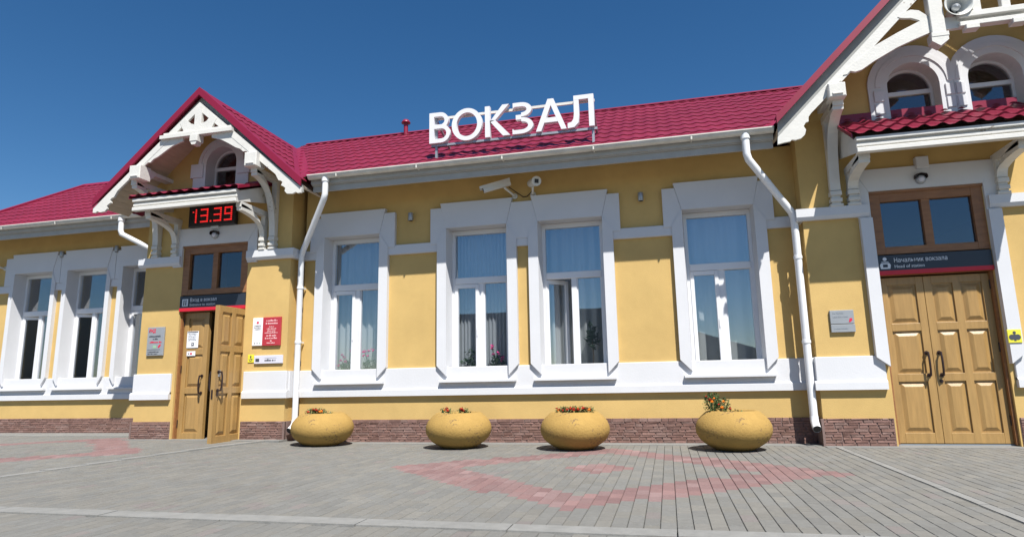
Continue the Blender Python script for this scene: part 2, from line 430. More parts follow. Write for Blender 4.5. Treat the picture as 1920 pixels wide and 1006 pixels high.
# ---- white bands
bd = MB()
def base_band(x0, x1, yf, l=False, r=False, ext=.0):
    a = x0-(.035 if l else 0); b = x1+(.035 if r else 0)
    bd.bbox(a, b, yf-.035, yf+.02, .80, 1.14, M_WHT)
    a = x0-(.06 if l else 0); b = x1+(.06 if r else 0)
    bd.prism([(yf-.06, .71), (yf+.015, .71), (yf+.015, .83), (yf-.035, .83), (yf-.06, .805)], a, b, M_WHT, axis='x')
base_band(PL1+.003, PR0-.003, YM); base_band(-14.3, PL0-.003, YW)
base_band(PL0, PLC-.70, YP, l=True); base_band(PLC+.70, PL1, YP, r=True)
base_band(PR0, PRC-.72, YP, l=True); base_band(PRC+.72, PR1, YP)
bd.box(PL1-.02, PL1+.058, YP+.03, YM-.03, .712, 1.138, M_WHT); bd.box(PR0-.058, PR0+.02, YP+.03, YM-.03, .712, 1.138, M_WHT)
bd.box(PL0-.058, PL0+.02, YP+.03, YW-.03, .712, 1.138, M_WHT)
for a, b in ((PL1, -5.6), (-4.40, -3.43), (-2.23, -1.93), (-.73, .24), (1.44, PR0)):
    bd.bbox(a+.003, b-.003, YM-.055, YM+.02, 2.98, 3.14, M_WHT)
bd.bbox(-14.3, -13.48, YW-.055, YW+.02, 2.95, 3.10, M_WHT)
for a, b in ((-12.28, -12.09), (-10.89, -10.70)): bd.bbox(a, b, YW-.055, YW+.02, 2.95, 3.10, M_WHT)
bd.bbox(-9.5, PL0-.003, YW-.055, YW+.02, 2.95, 3.10, M_WHT)
# portal caps (string course wraps the corners)
def cap(x0, x1, l, r, side_y):
    a = x0-(.09 if l else 0); b = x1+(.09 if r else 0)
    bd.prism([(YP-.06, 2.985), (YP+.02, 2.985), (YP+.02, 3.145), (YP-.085, 3.145), (YP-.085, 3.03)], a, b, M_WHT, axis='x')
    if l: bd.box(x0-.088, x0+.02, YP+.025, side_y, 2.987, 3.143, M_WHT)
    if r: bd.box(x1-.02, x1+.088, YP+.025, side_y, 2.987, 3.143, M_WHT)
cap(PL0, PLC-.66, True, False, YW-.06); cap(PLC+.66, PL1, False, True, YM-.06)
cap(PR0, PRC-.70, True, False, YM-.06); cap(PRC+.70, PR1, False, False, YM)
bd.build('white_band', STN)

# ---- door surrounds
def door_surround(dc, hw, jambs):
    d = MB(); y0, y1 = YP-.045, YP+.05; oh = .80
    d.prism([(dc-hw, 3.325), (dc+hw, 3.325), (dc+oh+.03, 3.63), (dc-oh-.03, 3.63)], y0, y1, M_WHT)
    for s in (-1, 1):
        p = [(dc+s*(hw+.002), 3.324), (dc+s*(oh+.03), 3.63), (dc+s*(oh+.03), 2.96), (dc+s*(hw+.002), 2.96)]
        d.prism(p if s > 0 else p[::-1], y0+.004, y1, M_WHT)
    d.bbox(dc-.075, dc+.075, y0-.045, y1, 3.58, 3.74, M_WHT)
    if jambs:
        for s in (-1, 1):
            p = [(dc+s*hw, 1.0), (dc+s*(hw+.15), 1.12), (dc+s*(hw+.15), 2.958), (dc+s*hw, 2.958)]
            d.prism(p if s > 0 else p[::-1], YP-.085, YP+.05, M_WHT)
    d.build('door_surround', STN)
door_surround(PLC, .65, False); door_surround(PRC, .675, True)

# ---- windows: one shared frame and sash mesh, surrounds made to fit their bays
def surround(c, yf, sl, sr, name, parent, yf_wing=False):
    s = MB()
    s.prism([(c-.5, 3.35), (c+.5, 3.35), (c+.60, 3.765), (c-.60, 3.765)], yf-.078, yf+.19, M_WHT)
    for sg, w in ((-1, sl), (1, sr)):
        p = [(c+sg*.502, 3.10), (c+sg*w, 3.10), (c+sg*w, 3.69), (c+sg*.585, 3.69), (c+sg*.502, 3.348)]
        s.prism(p if sg > 0 else p[::-1], yf-.07, yf+.04, M_WHT)
        # splayed jamb
        z0, z1 = (1.0, 3.349)
        a, b, o = c+sg*.5, c+sg*.475, c+sg*.655
        if yf_wing: o = c+sg*.60
        vs = [(a, yf-.08, 1.0), (o, yf-.08, 1.16), (o, yf-.08, 3.12), (a, yf-.08, 3.349), (b, yf+.19, 1.0), (o, yf+.05, 1.16), (o, yf+.05, 3.12), (b, yf+.19, 3.349)]
        s.add(vs, [(0, 1, 2, 3), (0, 4, 5, 1), (1, 5, 6, 2), (2, 6, 7, 3), (3, 7, 4, 0), (7, 6, 5, 4)], M_WHT)
    # lower jamb return behind the chamfered foot
    for sg in (-1, 1):
        a, b = sorted((c+sg*.478, c+sg*.54)); s.box(a, b, yf-.025, yf+.19, .93, 1.02, M_WHT)
    return s.build(name, parent)
def frame_mesh():
    f = MB(); y0, y1 = .175, .245
    f.box(-.485, -.43, y0, y1, .95, 3.345, M_PVC); f.box(.43, .485, y0, y1, .95, 3.345, M_PVC)
    f.box(-.43, .43, y0+.001, y1, 3.275, 3.345, M_PVC); f.box(-.43, .43, y0+.001, y1, .95, 1.0, M_PVC)
    f.bbox(-.43, .43, y0-.012, y1, 2.46, 2.565, M_PVC)
    f.box(-.035, .045, y0+.002, y1, 1.0, 2.46, M_PVC)
    f.box(.045, .065, y0+.02, y1, 1.0, 2.46, M_PVC); f.box(.41, .43, y0+.02, y1, 1.0, 2.46, M_PVC)
    return f
def sash_mesh():          # hinge at local x = 0, extends to +x
    f = MB(); w = .40
    for a, b, c, d in ((0, .055, 1.0, 2.455), (w-.055, w, 1.0, 2.455)): f.bbox(a, b, 0, .07, c, d, M_PVC)
    for c, d in ((1.0, 1.06), (2.395, 2.455)): f.box(.055, w-.055, .002, .07, c, d, M_PVC)
    f.box(w-.035, w-.02, -.012, 0, 1.62, 1.74, M_PVC)
    return f
def pane_mesh(x0, x1, z0, z1):
    p = MB(); p.box(x0, x1, -.003, .003, z0, z1, M_GLASS); return p
sx = STN.location
FR = SA = None; PA = {}
def put(o, parent, loc, rot=0.):
    o.parent = parent; o.location = loc; o.rotation_euler = (0, 0, rot); return o
protos = {}
def inst(key, name, maker):
    if key not in protos:
        protos[key] = maker().build(name, None, org=(0, 0, 0)); return protos[key]
    c = protos[key].copy(); COL.objects.link(c); c.name = name; return c
def window(c, yf, sl, sr, opened, dz=0.):
    w = put(inst('frame', 'window', frame_mesh), STN, (c-sx.x, yf-sx.y, dz))
    surr = surround(0, 0, sl, sr, 'surround', None, yf == YW); put(surr, w, (0, 0, 0))
    s = MB(); s.prism([(-.11, .905), (.22, .905), (.22, .948), (-.08, .945), (-.11, .932)], -.61, .61, M_WHT, axis='x')
    put(s.build('sill', None), w, (0, 0, 0))
    put(inst('p_up', 'pane', lambda: pane_mesh(-.432, .432, 2.563, 3.277)), w, (0, .215, 0))
    put(inst('p_lo', 'pane', lambda: pane_mesh(.063, .412, .998, 2.462)), w, (0, .22, 0))
    a = rad(opened)
    sa = put(inst('sash', 'sash', sash_mesh), w, (-.433, .16, 0), a)
    px = put(inst('p_sa', 'pane', lambda: pane_mesh(.053, .347, 1.058, 2.397)), w, (-.433-math.sin(a)*.035, .16+math.cos(a)*.035, 0), a)
    return w
window(WIN_M[0], YM, .77, .77, 0); window(WIN_M[1], YM, .77, .75, 0); window(WIN_M[2], YM, .75, .77, 38); window(WIN_M[3], YM, .77, .77, 0)
window(WIN_W[0], YW, .77, .69, 24); window(WIN_W[1], YW, .69, .69, 24); window(WIN_W[2], YW, .69, .66, 0)

# arched windows in the pediments
def arched(c, r, zs, zb, ow, name='arched_window', lo=-99., hi=99.):
    f = MB(); yb = YP+.20; n = 20; ri = r-.045
    arc = [(c-r*math.cos(math.pi*i/n), zs+r*math.sin(math.pi*i/n)) for i in range(n+1)]
    arci = [(c-ri*math.cos(math.pi*i/n), zs+ri*math.sin(math.pi*i/n)) for i in range(n+1)]
    for i in range(n): f.prism([arc[i], arci[i], arci[i+1], arc[i+1]], yb, yb+.06, M_PVC)
    f.box(c-r, c-ri, yb, yb+.06, zb, zs, M_PVC); f.box(c+ri, c+r, yb, yb+.06, zb, zs, M_PVC)
    f.box(c-ri, c+ri, yb-.004, yb+.06, zs-.055, zs+.005, M_PVC); f.box(c-ri, c+ri, yb+.001, yb+.06, zb, zb+.05, M_PVC)
    w = f.build(name, STN)
    p = MB(); p.prism([(c-ri, zb+.05), (c+ri, zb+.05)]+[(a, b) for a, b in arci[::-1]], yb+.03, yb+.036, M_GLASSD); p.build('pane', w)
    s = MB()
    for (r0, r1, d) in ((r-.012, r+.08, .03), (r+.08, r+.14, .045), (r+.14, ow, .035)):
        for i in range(n):
            q = lambda R, k: (min(hi, max(lo, c-R*math.cos(math.pi*k/n))), zs+R*math.sin(math.pi*k/n))
            if q(r1, i)[0] == q(r1, i+1)[0] == q(r0, i)[0]: continue
            s.prism([q(r0, i), q(r1, i), q(r1, i+1), q(r0, i+1)], YP-d, YP+(.2 if r0 < r else .02), M_WHT)
    return w, s
w, s = arched(*ARL[0], .47)
for sg in (-1, 1):
    c, r = ARL[0][:2]; a, b = sorted((c+sg*(r-.011), c+sg*.56)); s.box(a, b, YP-.032, YP+.19, 4.30, 4.78, M_WHT)
    a, b = sorted((c+sg*(r+.03), c+sg*.60)); s.bbox(a, b, YP-.06, YP+.03, 4.55, 4.80, M_WHT)
s.build('surround', w)
for k, A in enumerate(ARR):
    w, s = arched(*A, .565, hi=3.9802 if k == 0 else 99., lo=3.9802 if k == 1 else -99.); c, r = A[:2]
    for sg in (-1, 1):
        outer = (sg < 0) == (k == 0)
        a, b = sorted((c+sg*(r-.011), c+sg*(.56 if outer else .488))); s.box(a, b, YP-.032, YP+.19, 4.24, 4.79, M_WHT)
        a, b = sorted((c+sg*(r+.045), c+sg*(.50 if outer else .476))); s.bbox(a, b, YP-.055, YP+.03, 4.58, 4.74, M_WHT); s.bbox(a, b, YP-.05, YP+.03, 4.40, 4.55, M_WHT)
    s.build('surround', w)

# ---- doors
def panel_leaf(mb, x0, w, h, th, cols, m=M_WOOD, z0=.03):
    # framed leaf in local coords: x0..x0+w, front face y=0, back y=th
    st = .10; rails = [z0, .16, .74, .86, 1.40, 1.52, h-.11, h]
    mb.box(x0, x0+w, .024, th-.024, z0, h, m)
    for yy0, yy1 in ((0, .024), (th-.024, th)):
        for (c, d) in ((z0, .16), (.80, .90), (1.45, 1.55), (h-.10, h)): mb.box(x0+st*.9, x0+w-st*.9, yy0+.001, yy1-.001, c, d, m)
        mb.box(x0, x0+st*.9, yy0, yy1, z0, h, m); mb.box(x0+w-st*.9, x0+w, yy0, yy1, z0, h, m)
        if cols == 2: mb.box(x0+w/2-st*.45, x0+w/2+st*.45, yy0, yy1, z0+.001, h-.001, m)
    xs = [(x0+st*.9, x0+w-st*.9)] if cols == 1 else [(x0+st*.9, x0+w/2-st*.45), (x0+w/2+st*.45, x0+w-st*.9)]
    for a, b in xs:
        for c, d in ((.16, .80), (.90, 1.45), (1.55, h-.10)):
            e = .02; k = .065
            for yy, sg in ((.0238, 1), (th-.0238, -1)):
                vs = [(a+e, yy, c+e), (b-e, yy, c+e), (b-e, yy, d-e), (a+e, yy, d-e), (a+k, yy-.02*sg, c+k), (b-k, yy-.02*sg, c+k), (b-k, yy-.02*sg, d-k), (a+k, yy-.02*sg, d-k)]
                mb.add(vs, [(4, 5, 6, 7), (0, 1, 5, 4), (1, 2, 6, 5), (2, 3, 7, 6), (3, 0, 4, 7)], m)
def handle_mesh(x, z, y=0., s=-1):
    h = MB(); L = .30
    h.tube([(x, y+s*.06, z-L/2), (x, y+s*.075, z-L/4), (x, y+s*.078, z), (x, y+s*.075, z+L/4), (x, y+s*.06, z+L/2)], .013, M_DARK)
    for q in (-1, 1):
        h.tube([(x, y+s*.065, z+q*L*.47), (x, y, z+q*L*.47)], .012, M_DARK)
        h.lathe([(.026, 0), (.026, .012)], (x, y+(s*.012 if s < 0 else 0), z+q*L*.47), M_DARK, 12, axis='y')
    return h
DOOR_Y = YP+.10
def leaf(name, dc, side, w, h, cols, opened, hx, hz, handle_z, both=False):
    # side -1: hinge on the left, +1: hinge on the right
    mb = MB(); th = .07
    if side < 0: panel_leaf(mb, 0, w, h, th, cols)
    else: panel_leaf(mb, -w, w, h, th, cols)
    o = mb.build(name, None, bevel=.004)
    put(o, STN, (hx-sx.x, DOOR_Y-sx.y, 0), opened)
    hd = handle_mesh((w-.07)*(1 if side < 0 else -1), handle_z)
    put(hd.build('handle', None), o, (0, 0, 0))
    if both:
        put(handle_mesh((w-.07)*(1 if side < 0 else -1), handle_z, th, 1).build('handle', None), o, (0, 0, 0))
    return o
LX0, LX1 = PLC-.615, PLC+.615
dl = leaf('door_leaf', PLC, -1, .49, 2.17, 1, 0, LX0, 0, .95)
dr = leaf('door_leaf', PLC, 1, .735, 2.17, 2, rad(90), LX1+.03, 0, .99, True)
dr['label'] = 'wide oak leaf swung open towards the square'
for nm, bx_ in (('latch_plate', (-.74, -.734, .02, .05, .72, .86, M_DARK)), ('number_plate', (-.67, -.62, -.006, .002, 1.06, 1.16, M_GREY)), ('lock', (-.69, -.65, -.01, .002, .77, .84, M_DARK))):
    lk = MB(); lk.box(*bx_); put(lk.build(nm, None), dr, (0, 0, 0))
RX0, RX1 = PRC-.64, PRC+.64
rl = leaf('door_leaf', PRC, -1, .52, 2.16, 1, 0, RX0, 0, 1.02)
rr = leaf('door_leaf', PRC, 1, .755, 2.16, 2, 0, RX1, 0, 1.02)
lk = MB(); lk.lathe([(.022, -.012), (.022, 0)], (-.70, 0, .80), M_DARK, 12, axis='y'); put(lk.build('lock', None), rr, (0, 0, 0))
def door_frame(dc, hw, m_in):
    f = MB()
    for s in (-1, 1):
        a, b = sorted((dc+s*(hw-.03), dc+s*(hw+.008))); f.box(a, b, YP+.04, YP+.2, .02, 2.46, M_WOODR)
        for z in (.25, 1.15, 1.95): f.tube([(dc+s*(hw-.028), DOOR_Y-.008, z), (dc+s*(hw-.028), DOOR_Y-.008, z+.12)], .013, M_DARK, 8)
    f.box(dc-hw-.005, dc+hw+.005, YP+.02, YP+.24, 2.18, 2.27, M_WOODR)
    f.box(dc-hw, dc+hw, YP+.1, YP+.3, .0, .022, M_GREY)
    f.build('door_frame', STN)
    t = MB(); z0, z1 = 2.46, 3.32; y0 = YP+.0
    t.box(dc-hw, dc-hw+.13, y0, y0+.1, z0, z1, M_WOODR); t.box(dc+hw-.13, dc+hw, y0, y0+.1, z0, z1, M_WOODR)
    t.box(dc-hw+.13, dc+hw-.13, y0+.001, y0+.1, z1-.14, z1, M_WOODR); t.box(dc-hw+.13, dc+hw-.13, y0+.001, y0+.1, z0, z0+.10, M_WOODR)
    t.box(dc-.05, dc+.05, y0+.002, y0+.1, z0+.10, z1-.14, M_WOODR)
    t.box(dc-hw-.01, dc+hw+.01, y0-.02, y0+.02, z1-.03, z1+.004, M_WOODR)
    w = t.build('transom_window', STN, bevel=.004)
    for a, b in ((dc-hw+.128, dc-.048), (dc+.048, dc+hw-.128)):
        p = MB(); p.box(a, b, y0+.05, y0+.056, z0+.098, z1-.138, M_GLASSD); p.build('pane', w)
door_frame(PLC, .645, None); door_frame(PRC, .67, None)

# ---- roofs of pressed metal tile
WAVE, STEP = .183, .35
def tile_sheet(P0, U, V, wid, length, amp=.010, drop=.014, nu=6, m=M_ROOF, wave=WAVE, step=STEP):
    P0, U, V = Vector(P0), Vector(U).normalized(), Vector(V).normalized(); N = U.cross(V).normalized()
    if N.z < 0: N = -N
    bm = bmesh.new(); nx = int(wid/wave*nu)+1; rows = []; v = 0.
    while v < length:
        e = min(v+step, length)
        for vv, h in ((v, drop), (v+(e-v)*.5, drop*.55), (e-.002, 0.)): rows.append((vv, h))
        v += step
    grid = []
    for vv, h in rows:
        r = []
        for i in range(nx+1):
            u = min(i*wave/nu, wid); ph = 2*math.pi*u/wave
            w = max(-.55, math.cos(ph))*amp+.0035*(int(u/1.1) % 2)+.0025*math.sin(u*1.7+vv*2.3)
            r.append(bm.verts.new(P0+U*u+V*vv+N*(h+w)))
        grid.append(r)
    for a, b in zip(grid, grid[1:]):
        for i in range(nx):
            f = bm.faces.new((a[i], a[i+1], b[i+1], b[i])); f.smooth = False
    return bm, m
def cut(bm, co, no):
    bmesh.ops.bisect_plane(bm, geom=bm.verts[:]+bm.edges[:]+bm.faces[:], plane_co=co, plane_no=no, clear_inner=True)
def finish(bm, name, parent, m):
    o0 = parent_org(parent) if parent else (0, 0, 0)
    for v in bm.verts: v.co -= Vector(o0)
    for f in bm.faces: f.smooth = True
    me = bpy.data.meshes.new(name); bm.to_mesh(me); bm.free(); me.materials.append(m)
    try: me.set_sharp_from_angle(angle=rad(35))
    except Exception: pass
    o = bpy.data.objects.new(name, me); COL.objects.link(o); o.parent = parent
    return o
csl = math.sqrt(1+SLOPE**2)
def gplane(c, ap, sl, side):   # point and upward normal of a gable roof plane
    return Vector((c, 8.5, ap)), Vector((side*sl, 0, 1)).normalized()
mainN = Vector((0, -SLOPE, 1)).normalized(); mainP = Vector((0, EAV_Y, EAV_Z))
wingP = Vector((0, WEAV_Y, EAV_Z))
bm, m_ = tile_sheet((GLC, EAV_Y-.06, EAV_Z-.037), (1, 0, 0), (0, 1, SLOPE), GRC-GLC, (RDG_Y-EAV_Y+.06)*csl)
cut(bm, *gplane(GLC, GL_AP, GL_SL, 1)); cut(bm, *gplane(GRC, GR_AP, GR_SL, -1))
r_main = finish(bm, 'roof', STN, m_)
rd = MB(); zr = EAV_Z+SLOPE*(RDG_Y-EAV_Y)
rd.prism([(RDG_Y-.11, zr-.035), (RDG_Y-.05, zr+.015), (RDG_Y, zr+.035), (RDG_Y+.05, zr+.015), (RDG_Y+.11, zr-.035)], GLC+.0, 4.4, M_ROOF, axis='x')
rd.build('ridge_cap', r_main)
vt = MB(); vx, vy = -5.05, RDG_Y-.1
vt.lathe([(.05, -.25), (.045, .17)], (vx, vy, zr), M_ROOFD, 14); vt.lathe([(.02, .27), (.06, .25), (.095, .20), (.095, .18), (.045, .185)], (vx, vy, zr), M_ROOFD, 16)
vt.build('vent_pipe', r_main)
bk = MB(); bk.prism([(RDG_Y+.02, zr), (16.8, EAV_Z-.6), (16.8, EAV_Z-.7), (RDG_Y+.02, zr-.1)], -7.6, 6.5, M_ROOF, axis='x'); bk.build('back_slope', r_main)
# wing
zw = EAV_Z+SLOPE*(WRDG_Y-WEAV_Y)
bm, m_ = tile_sheet((-14.85, WEAV_Y-.06, EAV_Z-.037), (1, 0, 0), (0, 1, SLOPE), GLC+14.85, (WRDG_Y-WEAV_Y+.06)*csl)
cut(bm, *gplane(GLC, GL_AP, GL_SL, -1))
r_wing = finish(bm, 'roof', STN, m_)
rd = MB(); rd.prism([(WRDG_Y-.13, zw-.055), (WRDG_Y, zw+.05), (WRDG_Y+.13, zw-.055)], -14.9, GLC-.3, M_ROOFD, axis='x')
rd.prism([(WEAV_Y-.06, EAV_Z-.10), (WRDG_Y, zw-.06), (WRDG_Y, zw+.045), (WEAV_Y-.06, EAV_Z+.01)], -14.93, -14.80, M_ROOFD, axis='x'); rd.build('ridge_cap', r_wing)
bk = MB(); bk.prism([(WRDG_Y+.02, zw), (16.8, EAV_Z-.3), (16.8, EAV_Z-.4), (WRDG_Y+.02, zw-.1)], -14.85, -7.6, M_ROOF, axis='x'); bk.build('back_slope', r_wing)
# gable roofs
def gable_roof(c, ap, sl, half, yb, cuts, vl=-.075, vh=.06):
    out = []
    for side in (-1, 1):
        V = Vector((-side, 0, sl)).normalized(); L = half*math.sqrt(1+sl*sl)
        bm, m_ = tile_sheet((c+side*half, YG-.05, ap-sl*half), (0, 1, 0), V, yb-YG, L)
        for s_, (co, no) in cuts:
            if s_ == side: cut(bm, co, no)
        out.append(finish(bm, 'roof', STN, m_))
    f = MB()
    f.prism([(c-.12, ap-.085), (c, ap+.045), (c+.12, ap-.085)], YG-.07, yb, M_ROOFD); f.build('ridge_cap', out[0])
    for side, o in zip((-1, 1), out):
        f = MB(); q = lambda d, k: (c+side*d, ap-sl*d+k)
        pts = [q(0, vl), q(0, vh), q(half+.01, vh), q(half+.01, vl)]
        f.prism(pts if side < 0 else pts[::-1], YG-.075, YG-.045, M_ROOFD)
        pts = [q(0, vh-.003), q(0, vh-.02), q(half+.01, vh-.02), q(half+.01, vh-.003)]
        f.prism(pts if side < 0 else pts[::-1], YG-.046, YG+.10, M_ROOFD)
        f.build('verge_flashing', o)
    return out
lr = gable_roof(GLC, GL_AP, GL_SL, gp(-5.42, 0)[0]-GLC, 12.4, [(1, (mainP, mainN)), (-1, (wingP, mainN))])
rr_ = gable_roof(GRC, GR_AP, GR_SL, GRC-gp(1.60, 0)[0], 13.2, [(-1, (mainP, mainN))], -.035, .08)
# valley trays
vl = MB()
def valley(mb, c, ap, sl, side, eP, y0):
    pts = []
    for yy in (y0, y0+3.6):
        z = eP.z+SLOPE*(yy-eP.y); d = (ap-z)/sl
        if d < 0: d = 0; z = ap; yy = eP.y+(ap-eP.z)/SLOPE
        pts.append(Vector((c+side*d, yy, z+.012)))
    a, b = pts; w = .16
    e1 = Vector((-side, 0, sl)).normalized()*w; e2 = Vector((side, 0, 0))*w+Vector((0, 0, .004))
    mb.add([a, b, b+e2, a+e2, b+e1, a+e1], [(0, 1, 2, 3), (0, 5, 4, 1)], M_ROOFD)
valley(vl, GLC, GL_AP+.02, GL_SL, 1, mainP, EAV_Y); vl.build('valley_tray', lr[1])
vl = MB(); valley(vl, GRC, GR_AP+.02, GR_SL, -1, mainP, EAV_Y); vl.build('valley_tray', rr_[0])

# ---- eaves and gutters
def eave(x0, x1, ey):
    e = MB(); Z = EAV_Z-4.245
    e.box(x0, x1, ey+.045, ey+.075, 4.12+Z, 4.235+Z, M_CORN)
    e.box(x0, x1, ey+.075, ey+.115, 4.105+Z, 4.135+Z, M_CORN)
    e.box(x0, x1, ey+.115, ey+.15, 4.01+Z, 4.105+Z, M_CORN)
    e.prism([(ey+.15, 4.03+Z), (ey+.88, 4.03+Z+.55*.73), (ey+.88, 4.06+Z+.55*.73), (ey+.15, 4.06+Z)], x0, x1, M_SOFFIT, axis='x')
    e.build('eave_board', STN)
    gt = MB(); n = 8; pr = []; zc = 4.235+Z
    for i in range(n+1):
        a = math.pi*i/n; pr.append((ey-.02-.062*math.cos(a), zc-.062*math.sin(a)))
    pr2 = [(ey-.02+(p-ey+.02)*.9, zc+(z-zc)*.9) for p, z in pr[::-1]]
    gt.prism(pr+pr2, x0, x1, M_GUT, axis='x')
    gt.prism([(ey-.09, zc-.007), (ey-.075, zc-.007), (ey-.075, zc+.008), (ey-.09, zc+.008)], x0, x1, M_GUT, axis='x')
    for xx in (x0, x1-.006): gt.prism(pr, xx, xx+.006, M_GUT, axis='x')
    xx = x0+.5
    while xx < x1-.3: gt.prism([(ey-.085, zc-.06), (ey-.02, zc-.066), (ey+.05, zc-.06), (ey+.05, zc+.003), (ey-.086, zc+.003)], xx, xx+.02, M_GUT, axis='x'); xx += 1.35
    gt.build('gutter', STN)
GLX1, GLX0, GRX0 = gp(-5.42, 0)[0], gp(-9.38, 0)[0], gp(1.60, 0)[0]
eave(GLX1+.02, GRX0-.02, EAV_Y); eave(-14.8, GLX0+.05, WEAV_Y)
eave_in = MB(); eave_in.box(GLX0+.05, PL0+.02, WEAV_Y+.115, WEAV_Y+.15, 3.965, 4.06, M_CORN); eave_in.build('eave_board', STN)

# ---- gable trim
def soffit(c, ap, sl, half, y0, y1):
    s = MB()
    for side in (-1, 1):
        L = half*math.sqrt(1+sl*sl); n = int(L/.115); V = Vector((side, 0, -sl)).normalized(); N = Vector((side*sl, 0, 1)).normalized()
        for i in range(n):
            a = Vector((c, 0, ap-.09))+V*(i*L/n+.003); b = Vector((c, 0, ap-.09))+V*((i+1)*L/n-.003)
            t = .02+random.uniform(0, .004)
            pts = [a, b, b-N*t, a-N*t]
            s.prism([(p.x, p.z) for p in pts], y0, y1, M_SOFFIT)
        a = Vector((c, 0, ap-.075)); b = a+V*L
        s.prism([(p.x, p.z) for p in (a, b, b-N*.03, a-N*.03)], y0, y1, M_SOFFIT)
    return s
def strip(mb, c, side, pts, y0, y1, m):
    p = [(c+side*d, z) for d, z in pts]
    mb.prism(p if side < 0 else p[::-1], y0, y1, m)
K = YG/8.52
def kz(z): return .88+(z-.88)*K
# small gable: (distance from centre, height) surveyed at y=8.52
soffit(GLC, GL_AP, GL_SL, GLX1-GLC-.02, YG+.06, YP+.01).build('soffit', STN)
bl = lambda d: 5.63-.844*d
for side in (-1, 1):
    b = MB()
    up_ = lambda d: (GL_AP-GL_SL*d*K-.055-.88)/K+.88
    pts = [(0, up_(0)), (1.96, up_(1.96)), (1.98, 3.90), (0, 5.57)]
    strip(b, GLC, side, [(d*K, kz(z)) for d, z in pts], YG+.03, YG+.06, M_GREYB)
    pts = [(0, bl(0)), (1.99, bl(1.99)), (1.99, 3.87), (1.93, 3.865), (1.90, 3.89), (1.84, 3.865), (1.74, 3.875), (1.70, 3.92), (1.71, 3.97), (1.67, 4.0), (1.63, 4.02), (1.655, 4.07), (1.62, 4.10), (1.58, 4.11), (1.54, 4.20), (1.22, 4.47), (1.13, 4.545),
           (1.04, 4.60), (.95, 4.665), (.90, 4.66), (.84, 4.715), (.75, 4.75), (.62, 4.83), (.48, 4.90), (.30, 4.96), (.30, 5.02), (.60, 5.02), (.66, 4.965), (0, 5.50)]
    b2 = MB()
    main = [(0, bl(0)), (1.99, bl(1.99)), (1.99, 3.87), (1.93, 3.865), (1.90, 3.89), (1.84, 3.865), (1.74, 3.875), (1.70, 3.92), (1.71, 3.97), (1.67, 4.0), (1.63, 4.02), (1.655, 4.07), (1.62, 4.10), (1.58, 4.11), (1.52, 4.215), (0, 5.49)]
    strip(b, GLC, side, [(d*K, kz(z)) for d, z in main], YG-.045, YG-.006, M_TRIM)
    arch = [(1.15, 4.54), (1.04, 4.60), (.95, 4.665), (.90, 4.66), (.84, 4.715), (.75, 4.75), (.62, 4.83), (.48, 4.91), (.28, 4.97), (.28, 5.03), (.70, 5.03), (.80, 4.93), (1.15, 4.62)]
    strip(b, GLC, side, [(d*K, kz(z)) for d, z in arch], YG-.04, YG-.008, M_TRIM)
    b.build('bargeboard', STN)
t = MB(); X = lambda d: GLC+d*K
t.box(X(-.70), X(.70), YG-.10, YG-.0, kz(5.03), kz(5.09), M_TRIM); t.box(X(-.66), X(.66), YG-.06, YG+.0, kz(5.085), kz(5.14), M_TRIM)
t.box(X(-.067), X(.067), YG-.055, YG+.0, kz(5.1), kz(5.55), M_TRIM)
for s_ in (-1, 1):
    t.bar((X(s_*.04), YG-.025, kz(5.13)), (X(s_*.33), YG-.025, kz(5.36)), .085, .045, M_TRIM, upv=(0, 1, 0)) if False else None
    p = [(s_*.02, 5.10), (s_*.25, 5.10), (s_*.36, 5.30), (s_*.27, 5.38), (s_*.16, 5.27), (s_*.02, 5.22)]
    p = [(X(d), kz(z)) for d, z in p]; t.prism(p if s_ > 0 else p[::-1], YG-.05, YG-.01, M_TRIM)
t.bbox(X(-.075), X(.075), YG-.13, YG+.02, kz(4.91), kz(5.03), M_TRIM); t.prism([(X(-.065), kz(4.91)), (X(-.035), kz(4.855)), (X(.035), kz(4.855)), (X(.065), kz(4.91))], YG-.12, YG+.0, M_TRIM)
t.build('gable_truss', STN)
def purlin_block(c, side, d0, d1, z0, z1):
    b = MB(); a, e = sorted((c+side*d0*K, c+side*d1*K))
    b.bbox(a, e, YG-.14, YG+.09, kz(z0), kz(z1), M_TRIM, b=.012); b.prism([(YG+.09, kz(z0)+.01), (YG+.22, kz(z1)-.09), (YG+.22, kz(z1)-.02), (YG+.09, kz(z1)-.012)], a+.02, e-.02, M_TRIM, axis='x'); b.box(a+.03, e-.03, YG+.22, YP+.05, kz(z1)-.09, kz(z1)-.025, M_TRIM); b.bbox(a+.04, e-.04, YG-.155, YG-.13, kz(z0)+.03, kz(z0)+.055, M_TRIM)
    b.build('purlin_block', STN)
for s_ in (-1, 1): purlin_block(GLC, s_, 1.0, 1.22, 4.37, 4.60)

